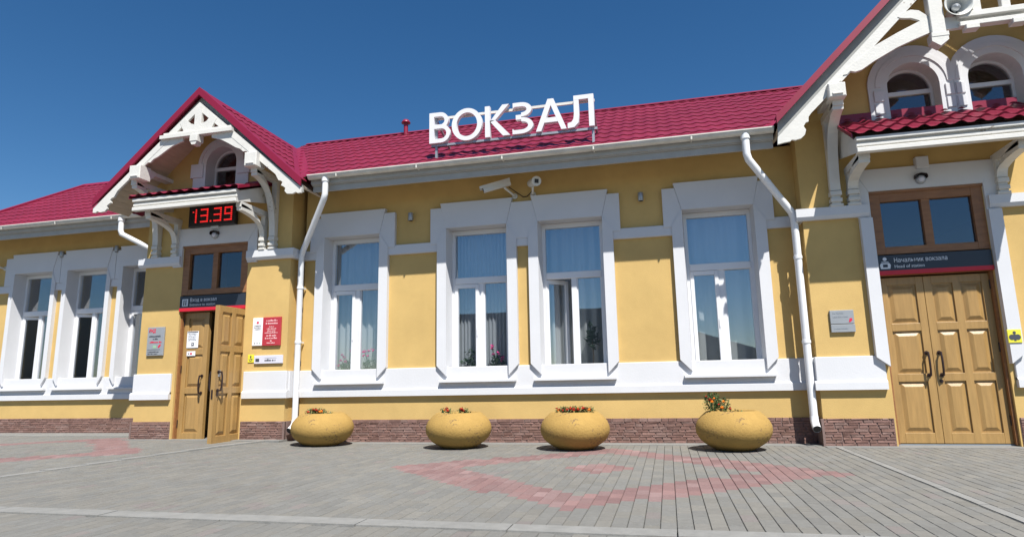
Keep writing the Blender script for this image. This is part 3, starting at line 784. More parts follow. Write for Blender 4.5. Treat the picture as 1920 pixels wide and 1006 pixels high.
def brace(xc, w, ytop, ztop, zbot, yw=YP, name='brace'):
    b = MB(); n = 12; pts = []
    R = ytop-yw+.04; Hh = ztop-zbot
    inner = []; outer = []
    for i in range(n+1):
        a = math.pi/2*i/n
        outer.append((yw-.10+(ytop-yw+.10)*(1-math.cos(a)), zbot+.22+(Hh-.22)*math.sin(a)))
        inner.append((yw-.01+(ytop+.14-yw+.01)*(1-math.cos(a)) if True else 0, zbot+.28+(Hh-.36)*math.sin(a)))
    # curved arm as a chain of quads
    for i in range(n):
        b.prism([outer[i], outer[i+1], (outer[i+1][0]+.085*math.cos(math.pi/2*(i+1)/n)+.0, outer[i+1][1]-.10*math.sin(math.pi/2*(i+1)/n)), (outer[i][0]+.085*math.cos(math.pi/2*i/n), outer[i][1]-.10*math.sin(math.pi/2*i/n))][::1], xc-w/2, xc+w/2, M_TRIM, axis='x')
    b.box(xc-w*.42, xc+w*.42, yw-.085, yw+.01, zbot+.02, ztop+.0, M_TRIM)
    b.bbox(xc-w*.55, xc+w*.55, yw-.115, yw+.01, zbot+.15, zbot+.21, M_TRIM); b.bbox(xc-w*.55, xc+w*.55, yw-.115, yw+.01, zbot+.06, zbot+.11, M_TRIM)
    b.bbox(xc-w*.62, xc+w*.62, yw-.10, yw+.01, zbot, zbot+.035, M_TRIM)
    b.box(xc-w*.5, xc+w*.5, ytop-.02, yw, ztop-.05, ztop+.04, M_TRIM)
    return b.build(name, STN)
brace(-8.62, .11, YG+.0, kz(4.37)-.02, 3.146); brace(-6.30, .11, YG, kz(4.37)-.02, 3.146)
brace(-8.22, .10, 8.45, 3.77, 3.146); brace(-6.49, .09, 8.45, 3.77, 3.146)

# large gable (absolute survey at y=8.52, left half; mirrored for the right)
GW = GRC-GRX0-.02
soffit(GRC, GR_AP, GR_SL, GW, YG+.06, YP+.01).build('soffit', STN)
C0 = 4.22
bo = lambda x_: 3.99+(x_-1.59)*1.006
lft = [(1.59, 3.99), (1.58, 3.89), (1.66, 3.905), (1.74, 3.915), (1.755, 3.935), (1.80, 3.925), (1.87, 3.94), (1.92, 3.985), (1.94, 4.05), (1.915, 4.10), (1.945, 4.15), (1.98, 4.16), (1.985, 4.22), (2.02, 4.27)]
for side in (-1, 1):
    b = MB(); D = lambda x_: (C0-x_)*K
    upz = lambda x_: (GR_AP-GR_SL*(C0-x_)*K-.02-.88)/K+.88
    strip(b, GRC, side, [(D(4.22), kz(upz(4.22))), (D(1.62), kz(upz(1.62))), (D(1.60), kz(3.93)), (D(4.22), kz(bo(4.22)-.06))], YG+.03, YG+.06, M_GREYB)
    pts = [(D(a), kz(z)) for a, z in lft]
    pts = [(D(4.22), kz(bo(4.22)))]+pts+[(D(2.45), kz(bo(2.45)-.175)), (D(4.22), kz(bo(4.22)-.17))]
    strip(b, GRC, side, pts, YG-.045, YG-.006, M_TRIM)
    low = [(2.30, 4.58), (2.42, 4.67), (2.45, 4.74), (2.50, 4.745), (2.54, 4.785), (2.60, 4.765), (2.68, 4.785), (2.83, 4.88), (3.12, 5.03), (3.30, 5.10), (3.54, 5.185), (3.54, 5.37), (3.40, 5.345), (3.14, 5.23), (2.86, 5.09), (2.55, 4.86), (2.30, 4.66)]
    strip(b, GRC, side, [(D(a), kz(z)) for a, z in low], YG-.055, YG-.008, M_TRIM)
    cur = [(3.17, 5.45), (3.24, 5.50), (3.33, 5.525), (3.42, 5.50), (3.49, 5.43), (3.53, 5.37), (3.44, 5.33), (3.40, 5.37), (3.32, 5.41), (3.25, 5.42), (3.20, 5.43)]
    strip(b, GRC, side, [(D(a), kz(z)) for a, z in cur], YG-.052, YG-.012, M_TRIM)
    b.build('bargeboard', STN)
t = MB(); XR = lambda x_: GRC+(x_-C0)*K
for mir in (0, 1):
    q = (lambda x_: XR(x_)) if not mir else (lambda x_: XR(2*C0-x_))
    def bx(x0, x1, y0, y1, z0, z1, f='bbox'):
        a, b = sorted((q(x0), q(x1))); t.bbox(a, b, y0, y1, kz(z0), kz(z1), M_TRIM)
    bx(3.52, 3.68, YG-.09, YG+.03, 5.12, 6.1)
    bx(3.50, 3.70, YG-.11, YG+.04, 5.08, 5.14)
    p = [(q(3.50), kz(5.08)), (q(3.50), kz(5.03)), (q(3.59), kz(4.955)), (q(3.69), kz(5.03)), (q(3.69), kz(5.08))]
    t.prism(p[::-1] if not mir else p, YG-.105, YG+.03, M_TRIM)
    bx(4.01, 4.11, YG-.07, YG+.0, 5.37, 6.2)
    bx(3.89, 4.04, YG-.12, YG+.0, 5.13, 5.195)
t.bbox(XR(3.84), XR(2*C0-3.84), YG-.10, YG+.0, kz(5.30), kz(5.375), M_TRIM); t.bbox(XR(3.84), XR(2*C0-3.84), YG-.09, YG+.0, kz(5.19), kz(5.25), M_TRIM)
t.box(XR(3.67), XR(2*C0-3.67), YG-.03, YG+.03, kz(5.20), kz(5.36), M_TRIM)
t.build('gable_truss', STN)
purlin_block(GRC, -1, C0-2.44, C0-2.235, 4.42, 4.61)
purlin_block(GRC, 1, C0-2.44, C0-2.235, 4.42, 4.61)
brace(2.36, .13, YG, kz(4.42)-.02, 3.146)

# ---- canopies over the doors
def canopy(x0, x1, yf, zf0, zf1, zw, flash):
    c = MB()
    c.box(x0, x1, yf+.012, yf+.05, zf0, zf1, M_TRIM)
    h = zf1-zf0
    c.bbox(x0-.004, x1+.004, yf-.03, yf+.012, zf0, zf0+h*.30, M_TRIM); c.bbox(x0-.004, x1+.004, yf-.012, yf+.013, zf0+h*.40, zf0+h*.60, M_TRIM); c.bbox(x0-.004, x1+.004, yf-.036, yf+.013, zf0+h*.74, zf1, M_TRIM)
    for xx in (x0, x1-.03):
        c.prism([(yf+.05, zf0+.02), (YP, zf0+.20), (YP, zw-.035), (yf+.05, zf1-.012)], xx, xx+.03, M_TRIM, axis='x')
    c.prism([(yf+.05, zf0+.035), (YP, zw-.085), (YP, zw-.06), (yf+.05, zf0+.06)], x0+.03, x1-.03, M_SOFFIT, axis='x')
    o = c.build('canopy', STN)
    L = math.hypot(YP-yf+.06, zw-zf1); V = Vector((0, YP-yf+.06, zw-zf1)).normalized()
    bm, m_ = tile_sheet((x0-.05, yf-.06, zf1+.012), (1, 0, 0), V, x1-x0+.1, L, amp=.022, drop=.03, nu=10, wave=.2, step=.33)
    finish(bm, 'tile_sheet', o, m_)
    f = MB(); f.box(x0-.05, x1+.05, YP-.03, YP-.002, zw-.04, zw+flash, M_ROOFD)
    f.prism([(yf-.05, zf1-.005), (YP-.03, zw-.01), (YP-.03, zw+.04), (yf-.05, zf1+.045)], x0-.062, x0-.045, M_ROOFD, axis='x')
    f.prism([(yf-.05, zf1-.005), (YP-.03, zw-.01), (YP-.03, zw+.04), (yf-.05, zf1+.045)], x1+.045, x1+.062, M_ROOFD, axis='x')
    f.build('flashing', o)
    return o
canopy(-8.40, -6.445, 8.32, 3.77, 3.975, 4.31, .07)
canopy(2.47, 4.62, 8.35, 3.63, 3.83, 4.34, .11)
brace(2.58, .13, 8.48, 3.64, 3.146); brace(4.33, .12, 8.48, 3.64, 3.146)

# ---- drainpipes
def drain(path, r, clamps, shoe, name='drainpipe'):
    p = MB(); p.tube(path, r, M_PIPE, 14)
    p.lathe([(r*1.25, -.05), (r*1.25, .05)], path[0], M_PIPE, 14)
    o = p.build(name, STN)
    for cz in clamps:
        k = MB(); a = path[-2]; k.lathe([(r*1.16, -.02), (r*1.16, .02)], (a[0], a[1], cz), M_PIPE, 14); k.box(a[0]-.012, a[0]+.012, a[1], a[1]+.16, cz-.01, cz+.01, M_PIPE); k.build('pipe_clamp', o)
    if shoe:
        s = MB(); s.tube(shoe, r*1.05, M_PIPE, 14, cap=False); s.tube([shoe[-1], tuple(Vector(shoe[-1])+(Vector(shoe[-1])-Vector(shoe[-2]))*.02)], r*.9, M_BLACK, 14); s.build('pipe_shoe', o)
    return o
drain([(-5.11, 8.68, 4.13), (-5.11, 8.68, 3.88), (-5.13, 8.69, 3.81), (-5.83, 9.26, 3.10), (-5.86, 9.28, 3.03), (-5.86, 9.28, .36)], .048, (2.5, 1.6), [(-5.86, 9.28, .36), (-5.86, 9.27, .30), (-5.86, 9.22, .24), (-5.87, 9.15, .20)])
drain([(1.215, 8.68, 4.13), (1.215, 8.68, 3.87), (1.235, 8.69, 3.79), (1.80, 9.18, 3.14), (1.83, 9.20, 3.06), (1.83, 9.20, .38)], .05, (2.5, 1.35), [(1.83, 9.20, .38), (1.83, 9.19, .31), (1.83, 9.13, .25), (1.83, 9.08, .22)])
drain([(-10.06, WEAV_Y-.01, 4.13), (-10.06, WEAV_Y-.01, 3.90), (-10.04, WEAV_Y, 3.83), (-9.2, 10.28, 3.32), (-9.13, 10.3, 3.24), (-9.13, 10.3, .3)], .05, (2.2,), None)

# ---- things inside the window bays: curtains and pots
def curtain(c, yf, off, w, label, m=M_CURT, amp=.022, per=.11, z0=1.0, z1=3.34, x0=None, grp='curtains behind the windows', name='curtain'):
    mb = MB(); n = int(w/per*8); a0 = (c-w/2) if x0 is None else x0; vs = []
    for i in range(n+1):
        x_ = a0+w*i/n; y_ = yf+off+amp*math.sin(2*math.pi*(x_-a0)/per)+amp*.5*math.sin(5.1*x_)
        vs += [(x_, y_, z0), (x_, y_, z1)]
    fs = [(2*i, 2*i+2, 2*i+3, 2*i+1) for i in range(n)]
    mb.add(vs, fs, m, smooth=True)
    vs2 = [(a, b+.004, z) for a, b, z in vs]; mb.add(vs2, [f[::-1] for f in fs], m, smooth=True)
    mb.box(a0-.02, a0+w+.02, yf+off-.015, yf+off+.025, z1, z1+.03, M_PVC)
    o = mb.build(name, None, org=(c, yf+off, z0)); return tag(o, label, 'curtain', grp)
curtain(WIN_M[0], YM, .42, 1.02, 'pale curtain behind the window just right of the open doorway drainpipe', per=.13)
curtain(WIN_M[1], YM, .42, 1.02, 'narrow vertical blinds behind the left window of the close pair, under the long camera', M_CURTB, .014, .06)
curtain(WIN_M[2], YM, .50, 1.02, 'soft curtain behind the half-open window beside the rubber plant', per=.17, amp=.03)
curtain(WIN_M[3], YM, .42, 1.02, 'flat curtain behind the window under the bent drainpipe near the closed door', per=.21, amp=.016)
for cc, lb in zip(WIN_W, ('curtain in the outermost wing window near the corner camera', 'curtain in the middle window of the shaded wing', 'curtain in the wing window half hidden by the small porch')):
    curtain(cc, YW, .5, .62, lb, M_CURT, .03, .16, x0=cc-.1)

def leaf_cloud(mb, c, rx, ry, rz, n, size, mats, stems=True):
    for _ in range(n):
        while True:
            p = Vector((random.uniform(-1, 1), random.uniform(-1, 1), random.uniform(-1, 1)))
            if p.length < 1: break
        p = Vector((c[0]+p.x*rx, c[1]+p.y*ry, c[2]+p.z*rz))
        d = Vector((random.gauss(0, 1), random.gauss(0, 1), random.gauss(.3, .8))).normalized(); e = d.cross(Vector((random.random(), random.random(), 1))).normalized()
        s_ = size*random.uniform(.6, 1.3); nrm = d.cross(e)*s_*.12
        mb.add([p-d*s_*.5, p+e*s_*.24+nrm, p+d*s_*.5, p-e*s_*.24+nrm], [(0, 1, 2), (0, 2, 3)], random.choice(mats))
def blossom(mb, p, r, m, n=7):
    p = Vector(p)
    for lay, (k, hz) in enumerate(((1, 0), (.72, .3), (.42, .5))):
        pts = [p+Vector((math.cos(2*math.pi*i/n+lay)*r*k*random.uniform(.85, 1.1), math.sin(2*math.pi*i/n+lay)*r*k*.9, r*hz+random.uniform(-.15, .15)*r)) for i in range(n)]
        top = p+Vector((0, 0, r*(hz+.25)))
        mb.add(pts+[top, p-Vector((0, 0, r*.4))], [(i, (i+1) % n, n) for i in range(n)]+[((i+1) % n, i, n+1) for i in range(n)], m)

WY = YM+.30                                         # inner sills
def pot(mb, x_, y_, z_, r, h, m): mb.lathe([(r*.72, 0), (r, h*.85), (r*1.1, h*.86), (r*1.1, h), (r*.9, h), (r*.9, h*.9)], (x_, y_, z_), m, 16)
def houseplant(name, x_, kind, label, cat='houseplant'):
    t = thing(name, (x_, WY, .985), label, cat)
    p = MB(); pot(p, x_, WY, .985, .055, .10, M_POTG if kind == 'rubber' else M_POT); p.build('pot', t)
    f = MB()
    if kind == 'rubber':
        f.tube([(x_, WY, 1.06), (x_+.01, WY, 1.25), (x_, WY, 1.52)], .008, M_DRY, 6); leaf_cloud(f, (x_, WY, 1.55), .10, .06, .20, 60, .12, [M_LEAFD])
    else: leaf_cloud(f, (x_, WY, 1.19 if kind != 'green' else 1.24), .13, .06, .13 if kind != 'green' else .2, 110, .07, [M_LEAF, M_LEAFD])
    f.build('foliage', t)
    if kind in ('geranium', 'violet'):
        for _ in range(6):
            b = MB(); px_, pz_ = x_+random.uniform(-.13, .13), random.uniform(1.22, 1.46); py_ = WY-.06
            for _k in range(5): blossom(b, (px_+random.uniform(-.025, .025), py_+random.uniform(-.02, .02), pz_+random.uniform(-.02, .02)), .02, M_FPNK, 5)
            b.tube([(px_, py_, pz_), (x_, WY, 1.12)], .0035, M_LEAF, 5); b.build('blossom', t)
    return t
houseplant('houseplant', WIN_M[0]-.24, 'geranium', 'pink geranium behind the left sash of the window nearest the open doorway')
houseplant('houseplant', WIN_M[0]+.2, 'geranium', 'pink geranium behind the right pane of the window nearest the open doorway')
houseplant('houseplant', WIN_M[1]-.24, 'green', 'tall leafy green pot plant behind the left sash of the blinds window')
houseplant('houseplant', WIN_M[1]+.22, 'violet', 'flowering pot plant behind the right pane of the blinds window')
houseplant('houseplant', WIN_M[2]+.24, 'rubber', 'single-stem dark leaved plant in pale green pot behind the half-open window')

# ================================================================== rooftop sign ВОКЗАЛ
SGY = 8.93
SG = thing('rooftop_sign', (-2.14, SGY, 4.27), 'big white raised letters ВОКЗАЛ on a metal rail above the eave', 'sign')
def arcp(cx_, cz_, rx, rz, a0, a1, n=14): return [(cx_+rx*math.cos(rad(a0+(a1-a0)*i/n)), cz_+rz*math.sin(rad(a0+(a1-a0)*i/n))) for i in range(n+1)]
def band(mb, outer, inner, y0, y1, m):
    for i in range(len(outer)-1): mb.prism([outer[i], outer[i+1], inner[i+1], inner[i]], y0, y1, m)
M_LETTER = mat('white_letter_box', (.68, .68, .70), .4, var=.03)
ly0, ly1 = SGY-.05, SGY+.03; zb, zt, st = 4.605, 5.11, .078
def L_(fn):
    mb = MB(); fn(mb); return mb.build('letter', SG)
def fV(mb):
    x0 = -3.435; mb.box(x0, x0+st, ly0, ly1, zb, zt, M_LETTER); zm = 4.872
    for (z0, z1, xr, q_) in ((zm-.035, zt, .315, .0015), (zb, zm+.035, .345, 0)):
        h = (z1-z0)/2; c = (z0+z1)/2; cx_ = x0+xr-h
        band(mb, arcp(cx_, c, h, h, -90, 90), arcp(cx_, c, h-st*.8, h-st*.85, -90, 90), ly0+.001+q_, ly1-.001-q_, M_LETTER)
        for za, zbb in ((z0, z0+st*.85), (z1-st*.85, z1)): mb.box(x0+st, cx_, ly0+.001+q_, ly1-.001-q_, za, zbb, M_LETTER)
def fO(mb): band(mb, arcp(-2.815, (zb+zt)/2, .247, .265, 0, 360, 36), arcp(-2.815, (zb+zt)/2, .247-st, .265-st*.9, 0, 360, 36), ly0, ly1, M_LETTER)
def fK(mb):
    x0 = -2.52; mb.box(x0, x0+st, ly0, ly1, zb, zt, M_LETTER); zm = 4.87
    mb.prism([(x0+st-.01, zm-.03), (x0+.28, zt), (x0+.385, zt), (x0+.165, zm+.0), (x0+.40, zb), (x0+.285, zb), (x0+st-.01, zm+.0)][::-1], ly0+.001, ly1-.001, M_LETTER)
def fZ(mb):
    cx_ = -1.945
    for (c, rz, rx, q_) in ((4.995, .115, .165, .0015), (4.735, .13, .185, 0)):
        band(mb, arcp(cx_, c, rx, rz, -90, 90), arcp(cx_, c, rx-st, rz-st*.82, -90, 90), ly0+.001+q_, ly1-.001-q_, M_LETTER)
    mb.box(-2.075, cx_, ly0+.002, ly1, zt-st*.82, zt, M_LETTER); mb.box(-2.085, cx_, ly0+.002, ly1, zb, zb+st*.82, M_LETTER); mb.box(-2.03, cx_, ly0+.002, ly1, 4.835, 4.91, M_LETTER)
    mb.prism([(-2.075, zt-st*.82), (-2.075, zt-st*1.1), (-2.04, zt-st*.82)], ly0+.003, ly1-.002, M_LETTER); mb.prism([(-2.085, zb+st*.82), (-2.05, zb+st*.82), (-2.085, zb+st*1.1)], ly0+.003, ly1-.002, M_LETTER)
def fA(mb):
    a, b = -1.72, -1.25; c = (a+b)/2
    mb.prism([(a, zb), (a+st*1.05, zb), (c+.012, zt-.075), (c-.012, zt), (c-.045, zt)], ly0, ly1, M_LETTER)
    mb.prism([(b, zb), (c+.045, zt), (c-.012, zt), (c-.0, zt-.10), (b-st*1.05, zb)], ly0+.001, ly1-.001, M_LETTER)
    mb.box(a+.125, b-.125, ly0+.002, ly1-.002, 4.735, 4.81, M_LETTER)
def fL(mb):
    a, b = -1.235, -.835
    mb.box(b-st, b, ly0, ly1, zb, zt, M_LETTER); mb.box(a+.10, b-st, ly0+.001, ly1-.001, zt-st*.85, zt, M_LETTER)
    o_ = [(a+.10, zt-st*.85), (a+.10, 4.83), (a+.09, 4.745), (a+.06, 4.70), (a, 4.685)]; i_ = [(a+.10+st, zt-st*.85), (a+.10+st, 4.80), (a+.165, 4.68), (a+.10, 4.615), (a, 4.605)]
    band(mb, o_, i_, ly0+.002, ly1-.001, M_LETTER)
for fn in (fV, fO, fK, fZ, fA, fL): L_(fn)
rl_ = MB(); rl_.box(-3.42, -.83, SGY+.05, SGY+.08, 5.03, 5.07, M_GUT); rl_.box(-3.42, -.80, SGY+.0, SGY+.06, 4.565, 4.60, M_GREY); rl_.build('rail', SG)
for px_ in (-3.34, -.865):
    p = MB(); p.box(px_-.018, px_+.018, SGY+.01, SGY+.05, 4.27, 5.05, M_GREY); p.bar((px_, SGY+.04, 5.0), (px_, SGY+.7, 4.76), .03, .03, M_GREY); p.box(px_-.05, px_+.05, SGY-.03, SGY+.1, 4.26, 4.285, M_GREY); p.build('post', SG)

# ================================================================== clock
CLK = thing('led_clock', (-7.40, 9.06, 3.60), 'black LED clock reading 13.39 under the small canopy', 'clock')
c = MB(); c.bbox(-7.93, -7.0, 9.02, 9.10, 3.63, 4.0, M_BLACK, b=.012); c.box(-7.6, -7.4, 9.10, 9.17, 3.8, 3.9, M_GREY); c.build('casing', CLK)
SEG = {'1': 'bc', '3': 'abgcd', '9': 'abcdfg'}
def digit(ch, x0, z0, w, h):
    mb = MB(); y0, y1 = 9.012, 9.021; t = .03; zm = z0+h/2
    dots = {'a': ((x0, z0+h), (x0+w, z0+h)), 'b': ((x0+w, zm), (x0+w, z0+h)), 'c': ((x0+w, z0), (x0+w, zm)), 'd': ((x0, z0), (x0+w, z0)), 'e': ((x0, z0), (x0, zm)), 'f': ((x0, zm), (x0, z0+h)), 'g': ((x0, zm), (x0+w, zm))}
    for s_ in SEG[ch]:
        (ax, az), (bx_, bz) = dots[s_]; n = max(3, int(round(math.hypot(bx_-ax, bz-az)/.031)))
        for i in range(n+1):
            px_, pz_ = ax+(bx_-ax)*i/n, az+(bz-az)*i/n; mb.box(px_-.0115, px_+.0115, y0, y1, pz_-.0115, pz_+.0115, M_LED)
    if ch == '1': mb.box(x0+w*.45, x0+w*.45+.025, y0, y1, z0+h*.80, z0+h*.88, M_LED)
    mb.build('digit', CLK)
for ch, x0 in (('1', -7.90), ('3', -7.67), ('3', -7.405), ('9', -7.195)): digit(ch, x0, 3.708, .125, .215)
mb = MB(); mb.box(-7.487, -7.462, 9.012, 9.021, 3.695, 3.72, M_LED); mb.build('decimal_point', CLK)

# ================================================================== door header signs
def header(name, dc, hw, label, lines, icon, z0=2.195, z1=2.445):
    t = thing(name, (dc, YP+.02, z0), label, 'sign')
    m_ = MB(); y = YP-.02
    m_.box(dc-hw, dc+hw, y, y+.05, z0+.045, z1, M_SLATE); m_.build('panel', t)
    r = MB(); r.box(dc-hw-.004, dc+hw+.004, y-.006, y+.05, z0-.01, z0+.045, M_RED); r.build('red_stripe', t)
    for s_, size, x_, z_, w_ in lines: text(t, s_, size, x_, z_, y-.0015, M_INKW, width=w_)
    icon(t, y)
    return t
def icon_pass(t, y):
    k = MB(); x0 = PLC-.59; k.box(x0, x0+.115, y-.003, y-.001, 2.27, 2.395, M_INKW)
    for i in range(2): k.box(x0+.025+i*.04, x0+.045+i*.04, y-.005, y-.0035, 2.285, 2.38, M_SLATE)
    k.build('pictogram', t)
def icon_head(t, y):
    k = MB(); cx_ = PRC-.575
    k.lathe([(.024, -.003), (.024, -.001)], (cx_, y, 2.395), M_INKW, 14, axis='y')
    k.prism([(cx_-.055, 2.265), (cx_+.055, 2.265), (cx_+.065, 2.315), (cx_+.04, 2.36), (cx_-.04, 2.36), (cx_-.065, 2.315)][::-1], y-.003, y-.001, M_INKW)
    k.box(cx_-.028, cx_+.028, y-.0045, y-.0032, 2.285, 2.325, M_SLATE); k.box(cx_-.05, cx_+.05, y-.0045, y-.0032, 2.342, 2.35, M_SLATE); k.build('pictogram', t)
header('door_sign', PLC, .64, 'dark sign with red stripe above the open double door', [('Вход в вокзал', .085, PLC-.44, 2.345, .52), ('Entrance to station', .062, PLC-.44, 2.272, .50)], icon_pass)
header('door_sign', PRC, .66, 'dark sign reading Начальник вокзала above the closed double door', [('Начальник вокзала', .082, PRC-.47, 2.345, .62), ('Head of station', .058, PRC-.47, 2.272, .35)], icon_head)

def strokes(t, x_, z_, w_, h_, y, m, name='printed_line'):
    mb = MB(); x1 = x_+w_; rs = random.Random(int((x_+20)*1000+z_*77))
    while x_ < x1-.004:
        wd = rs.uniform(.35, .8)*h_
        mb.box(x_, min(x_+wd, x1), y-.001, y+.0008, z_, z_+h_*rs.choice((.6, .6, .75, .9)), m)
        x_ += wd+h_*rs.choice((.14, .14, .14, .5))
    return mb.build(name, t)
# ================================================================== plaques and boards on the portals
def plate(name, x0, x1, z0, z1, m, label, cat='sign', y=None, th=.025, detail=None):
    yf = (YP if y is None else y)-th-.006
    t = thing(name, ((x0+x1)/2, yf+th, z0), label, cat)
    p = MB(); p.bbox(x0, x1, yf, yf+th, z0, z1, m, b=.004); p.build('panel', t)
    if detail: detail(t, yf-.0015)
    return t
def d_left(t, y):
    k = MB(); text(k, 'РЖД', .08, -8.655, 1.845, y, M_INKR, shear=.25, width=.14, thick=.003); k.build('emblem', t)
    for x_, z_, w_, h_, m_ in ((-8.64, 1.765, .23, .032, M_INK), (-8.56, 1.72, .10, .03, M_INK), (-8.62, 1.665, .24, .03, M_INKR), (-8.645, 1.505, .22, .022, M_INK), (-8.645, 1.472, .2, .02, M_INK)): strokes(t, x_, z_, w_, h_, y, m_)
    k = MB(); k.box(-8.66, -8.40, y-.001, y+.001, 1.548, 1.554, M_INK); k.build('ruled_line', t)
    k = MB(); k.prism([(-8.44, 1.575), (-8.40, 1.60), (-8.39, 1.645), (-8.42, 1.635), (-8.45, 1.60)], y-.001, y+.001, M_INKR); k.box(-8.55, -8.48, y-.001, y+.001, 1.575, 1.625, M_GREEN); k.build('pictogram', t)
plate('info_plaque', -8.68, -8.34, 1.45, 1.935, M_SILV, 'tall silver plaque with red emblem left of the open door', detail=d_left)
WB = plate('notice_board', -6.615, -6.425, 1.555, 2.01, M_PAPER, 'white and crimson notice board right of the open door', 'notice board')
p = MB(); p.bbox(-6.424, -6.09, YP-.037, YP-.006, 1.55, 2.015, M_MAROON, b=.004); p.build('crimson_panel', WB)
k = MB(); y = YP-.0385
for z_, w_, h_ in ((1.945, .2, .032), (1.90, .22, .032), (1.85, .09, .02), (1.815, .17, .022), (1.783, .15, .022), (1.75, .24, .022), (1.70, .18, .032), (1.658, .22, .032), (1.615, .03, .03), (1.585, .15, .02)): strokes(WB, -6.257-w_/2, z_, w_, h_, y, M_INKP)
y2 = YP-.0325; k.prism([(-6.545, 1.915), (-6.505, 1.915), (-6.50, 1.945), (-6.53, 1.955)], y2-.001, y2+.001, M_INKR)
for i, w_ in enumerate((.12, .14, .11)): strokes(WB, -6.52-w_/2, 1.875-i*.03, w_, .018, y2, M_INK)
for i in range(3): k.lathe([(.011, -.001), (.011, .001)], (-6.56+i*.045, y2, 1.595), M_GREY if i != 2 else M_GREEN, 10, axis='y')
k.build('pictogram', WB)
def d_white(t, y):
    k = MB(); k.box(-6.53, -6.46, y-.001, y+.001, 1.295, 1.345, M_INK); strokes(t, -6.36, 1.30, .2, .038, y, M_INK); k.box(-6.36, -6.14, y-.001, y+.001, 1.35, 1.354, M_GREY); k.build('lettering', t)
plate('name_plate', -6.558, -6.035, 1.262, 1.395, M_LILAC, 'long pale plate below the crimson notice board', detail=d_white)
def wheelchair(t, y, cx_, cz_, s_):
    k = MB(); k.lathe([(.16*s_, -.001), (.16*s_, .001)], (cx_-.03*s_, y, cz_+.34*s_), M_INK, 12, axis='y')
    band(k, arcp(cx_-.02*s_, cz_-.12*s_, .36*s_, .36*s_, 160, 380, 16), arcp(cx_-.02*s_, cz_-.12*s_, .27*s_, .27*s_, 160, 380, 16), y-.001, y+.001, M_INK)
    k.box(cx_-.09*s_, cx_+.02*s_, y-.001, y+.001, cz_-.15*s_, cz_+.2*s_, M_INK); k.box(cx_-.09*s_, cx_+.3*s_, y-.0012, y+.0008, cz_-.16*s_, cz_-.05*s_, M_INK); k.build('pictogram', t)
plate('tactile_sign', -6.69, -6.575, 1.285, 1.415, M_YSIGN, 'small yellow access sign beside the open door jamb', th=.006, detail=lambda t, y: wheelchair(t, y, -6.632, 1.35, .09))
def d_yr(t, y):
    k = MB(); cx_, cz_ = 4.185, 1.325
    k.lathe([(.018, -.001), (.018, .001)], (cx_, y, cz_+.05), M_INK, 12, axis='y'); k.lathe([(.034, -.001), (.034, .001)], (cx_-.03, y, cz_-.005), M_INK, 14, axis='y'); k.lathe([(.034, -.0012), (.034, .001)], (cx_+.03, y, cz_-.005), M_INK, 14, axis='y'); k.box(cx_-.012, cx_+.012, y-.0015, y+.001, cz_-.05, cz_+.03, M_INK); k.build('pictogram', t)
plate('tactile_sign', 4.11, 4.26, 1.25, 1.415, M_YSIGN, 'yellow access sign on the white jamb right of the closed door', y=YP-.085, th=.006, detail=d_yr)
def d_pl(rows, dot):
    def f(t, y):
        for s_, z_, w_ in rows: strokes(t, 2.17, z_, w_, .024, y, M_GREY)
        if dot:
            k = MB(); k.prism([(2.355, 1.585), (2.375, 1.585), (2.40, 1.61), (2.40, 1.635), (2.37, 1.635)][::-1], y-.001, y+.001, M_INKR); k.build('emblem', t)
    return f
plate('info_plaque', 2.135, 2.425, 1.565, 1.745, M_SILV, 'upper grey plaque with red mark left of the closed door', th=.03, detail=d_pl((('', 1.70, .14), ('', 1.65, .18)), True))
plate('info_plaque', 2.135, 2.428, 1.455, 1.558, M_SILV, 'narrow grey plaque hung below the red-marked plaque', th=.03, detail=d_pl((('', 1.495, .17),), False))
# notices on the narrow open-door leaf
def d_note(t, y):
    k = MB()
    for i in range(5): strokes(t, -7.955, 1.80-i*.027, .16-.01*(i % 2), .016, y, M_GREY)
    k.box(-7.885, -7.835, y-.001, y+.001, 1.60, 1.655, M_INK); k.box(-7.872, -7.85, y-.0014, y+.0005, 1.62, 1.64, M_PAPER); k.box(-7.975, -7.765, y-.001, y+.001, 1.828, 1.845, M_INK); k.build('lettering', t)
plate('paper_notice', -7.985, -7.755, 1.565, 1.85, M_PAPER, 'white paper notice on the narrow door leaf', 'notice', y=DOOR_Y+.004, th=.004, detail=d_note)
def d_small(t, y):
    k = MB(); k.box(-7.90, -7.86, y-.001, y+.001, 1.455, 1.485, M_INKR); k.box(-7.94, -7.92, y-.001, y+.001, 1.46, 1.48, M_INK); k.build('pictogram', t)
plate('door_sticker', -7.97, -7.80, 1.43, 1.51, M_PAPER, 'small white sticker under the paper notice', 'sticker', y=DOOR_Y+.004, th=.003, detail=d_small)

# ================================================================== lamps, cameras, loudspeaker
def spot(x_, yw, z_, label):
    t = thing('wall_lamp', (x_, yw, z_), label, 'wall lamp', 'small cylinder lamps between the windows')
    b = MB(); b.lathe([(.036, -.065), (.04, -.06), (.04, .06), (.036, .065)], (x_, yw-.075, z_), M_GREY, 18); b.build('lamp_body', t)
    b = MB(); b.box(x_-.018, x_+.018, yw-.05, yw+.003, z_-.03, z_+.03, M_GREY); b.build('bracket', t)
    b = MB(); b.lathe([(.03, -.004), (.03, 0)], (x_, yw-.075, z_-.064), M_BLACK, 14); b.build('lens', t)
spot(-3.95, YM, 3.59, 'small cylinder lamp between the geranium window and the blinds window')
spot(-.24, YM, 3.60, 'small cylinder lamp between the half-open window and the window by the bent drainpipe')
spot(-12.19, YW, 3.70, 'small cylinder lamp between the outer and middle wing windows')
spot(-10.80, YW, 3.72, 'small cylinder lamp on the wing nearest the small porch')
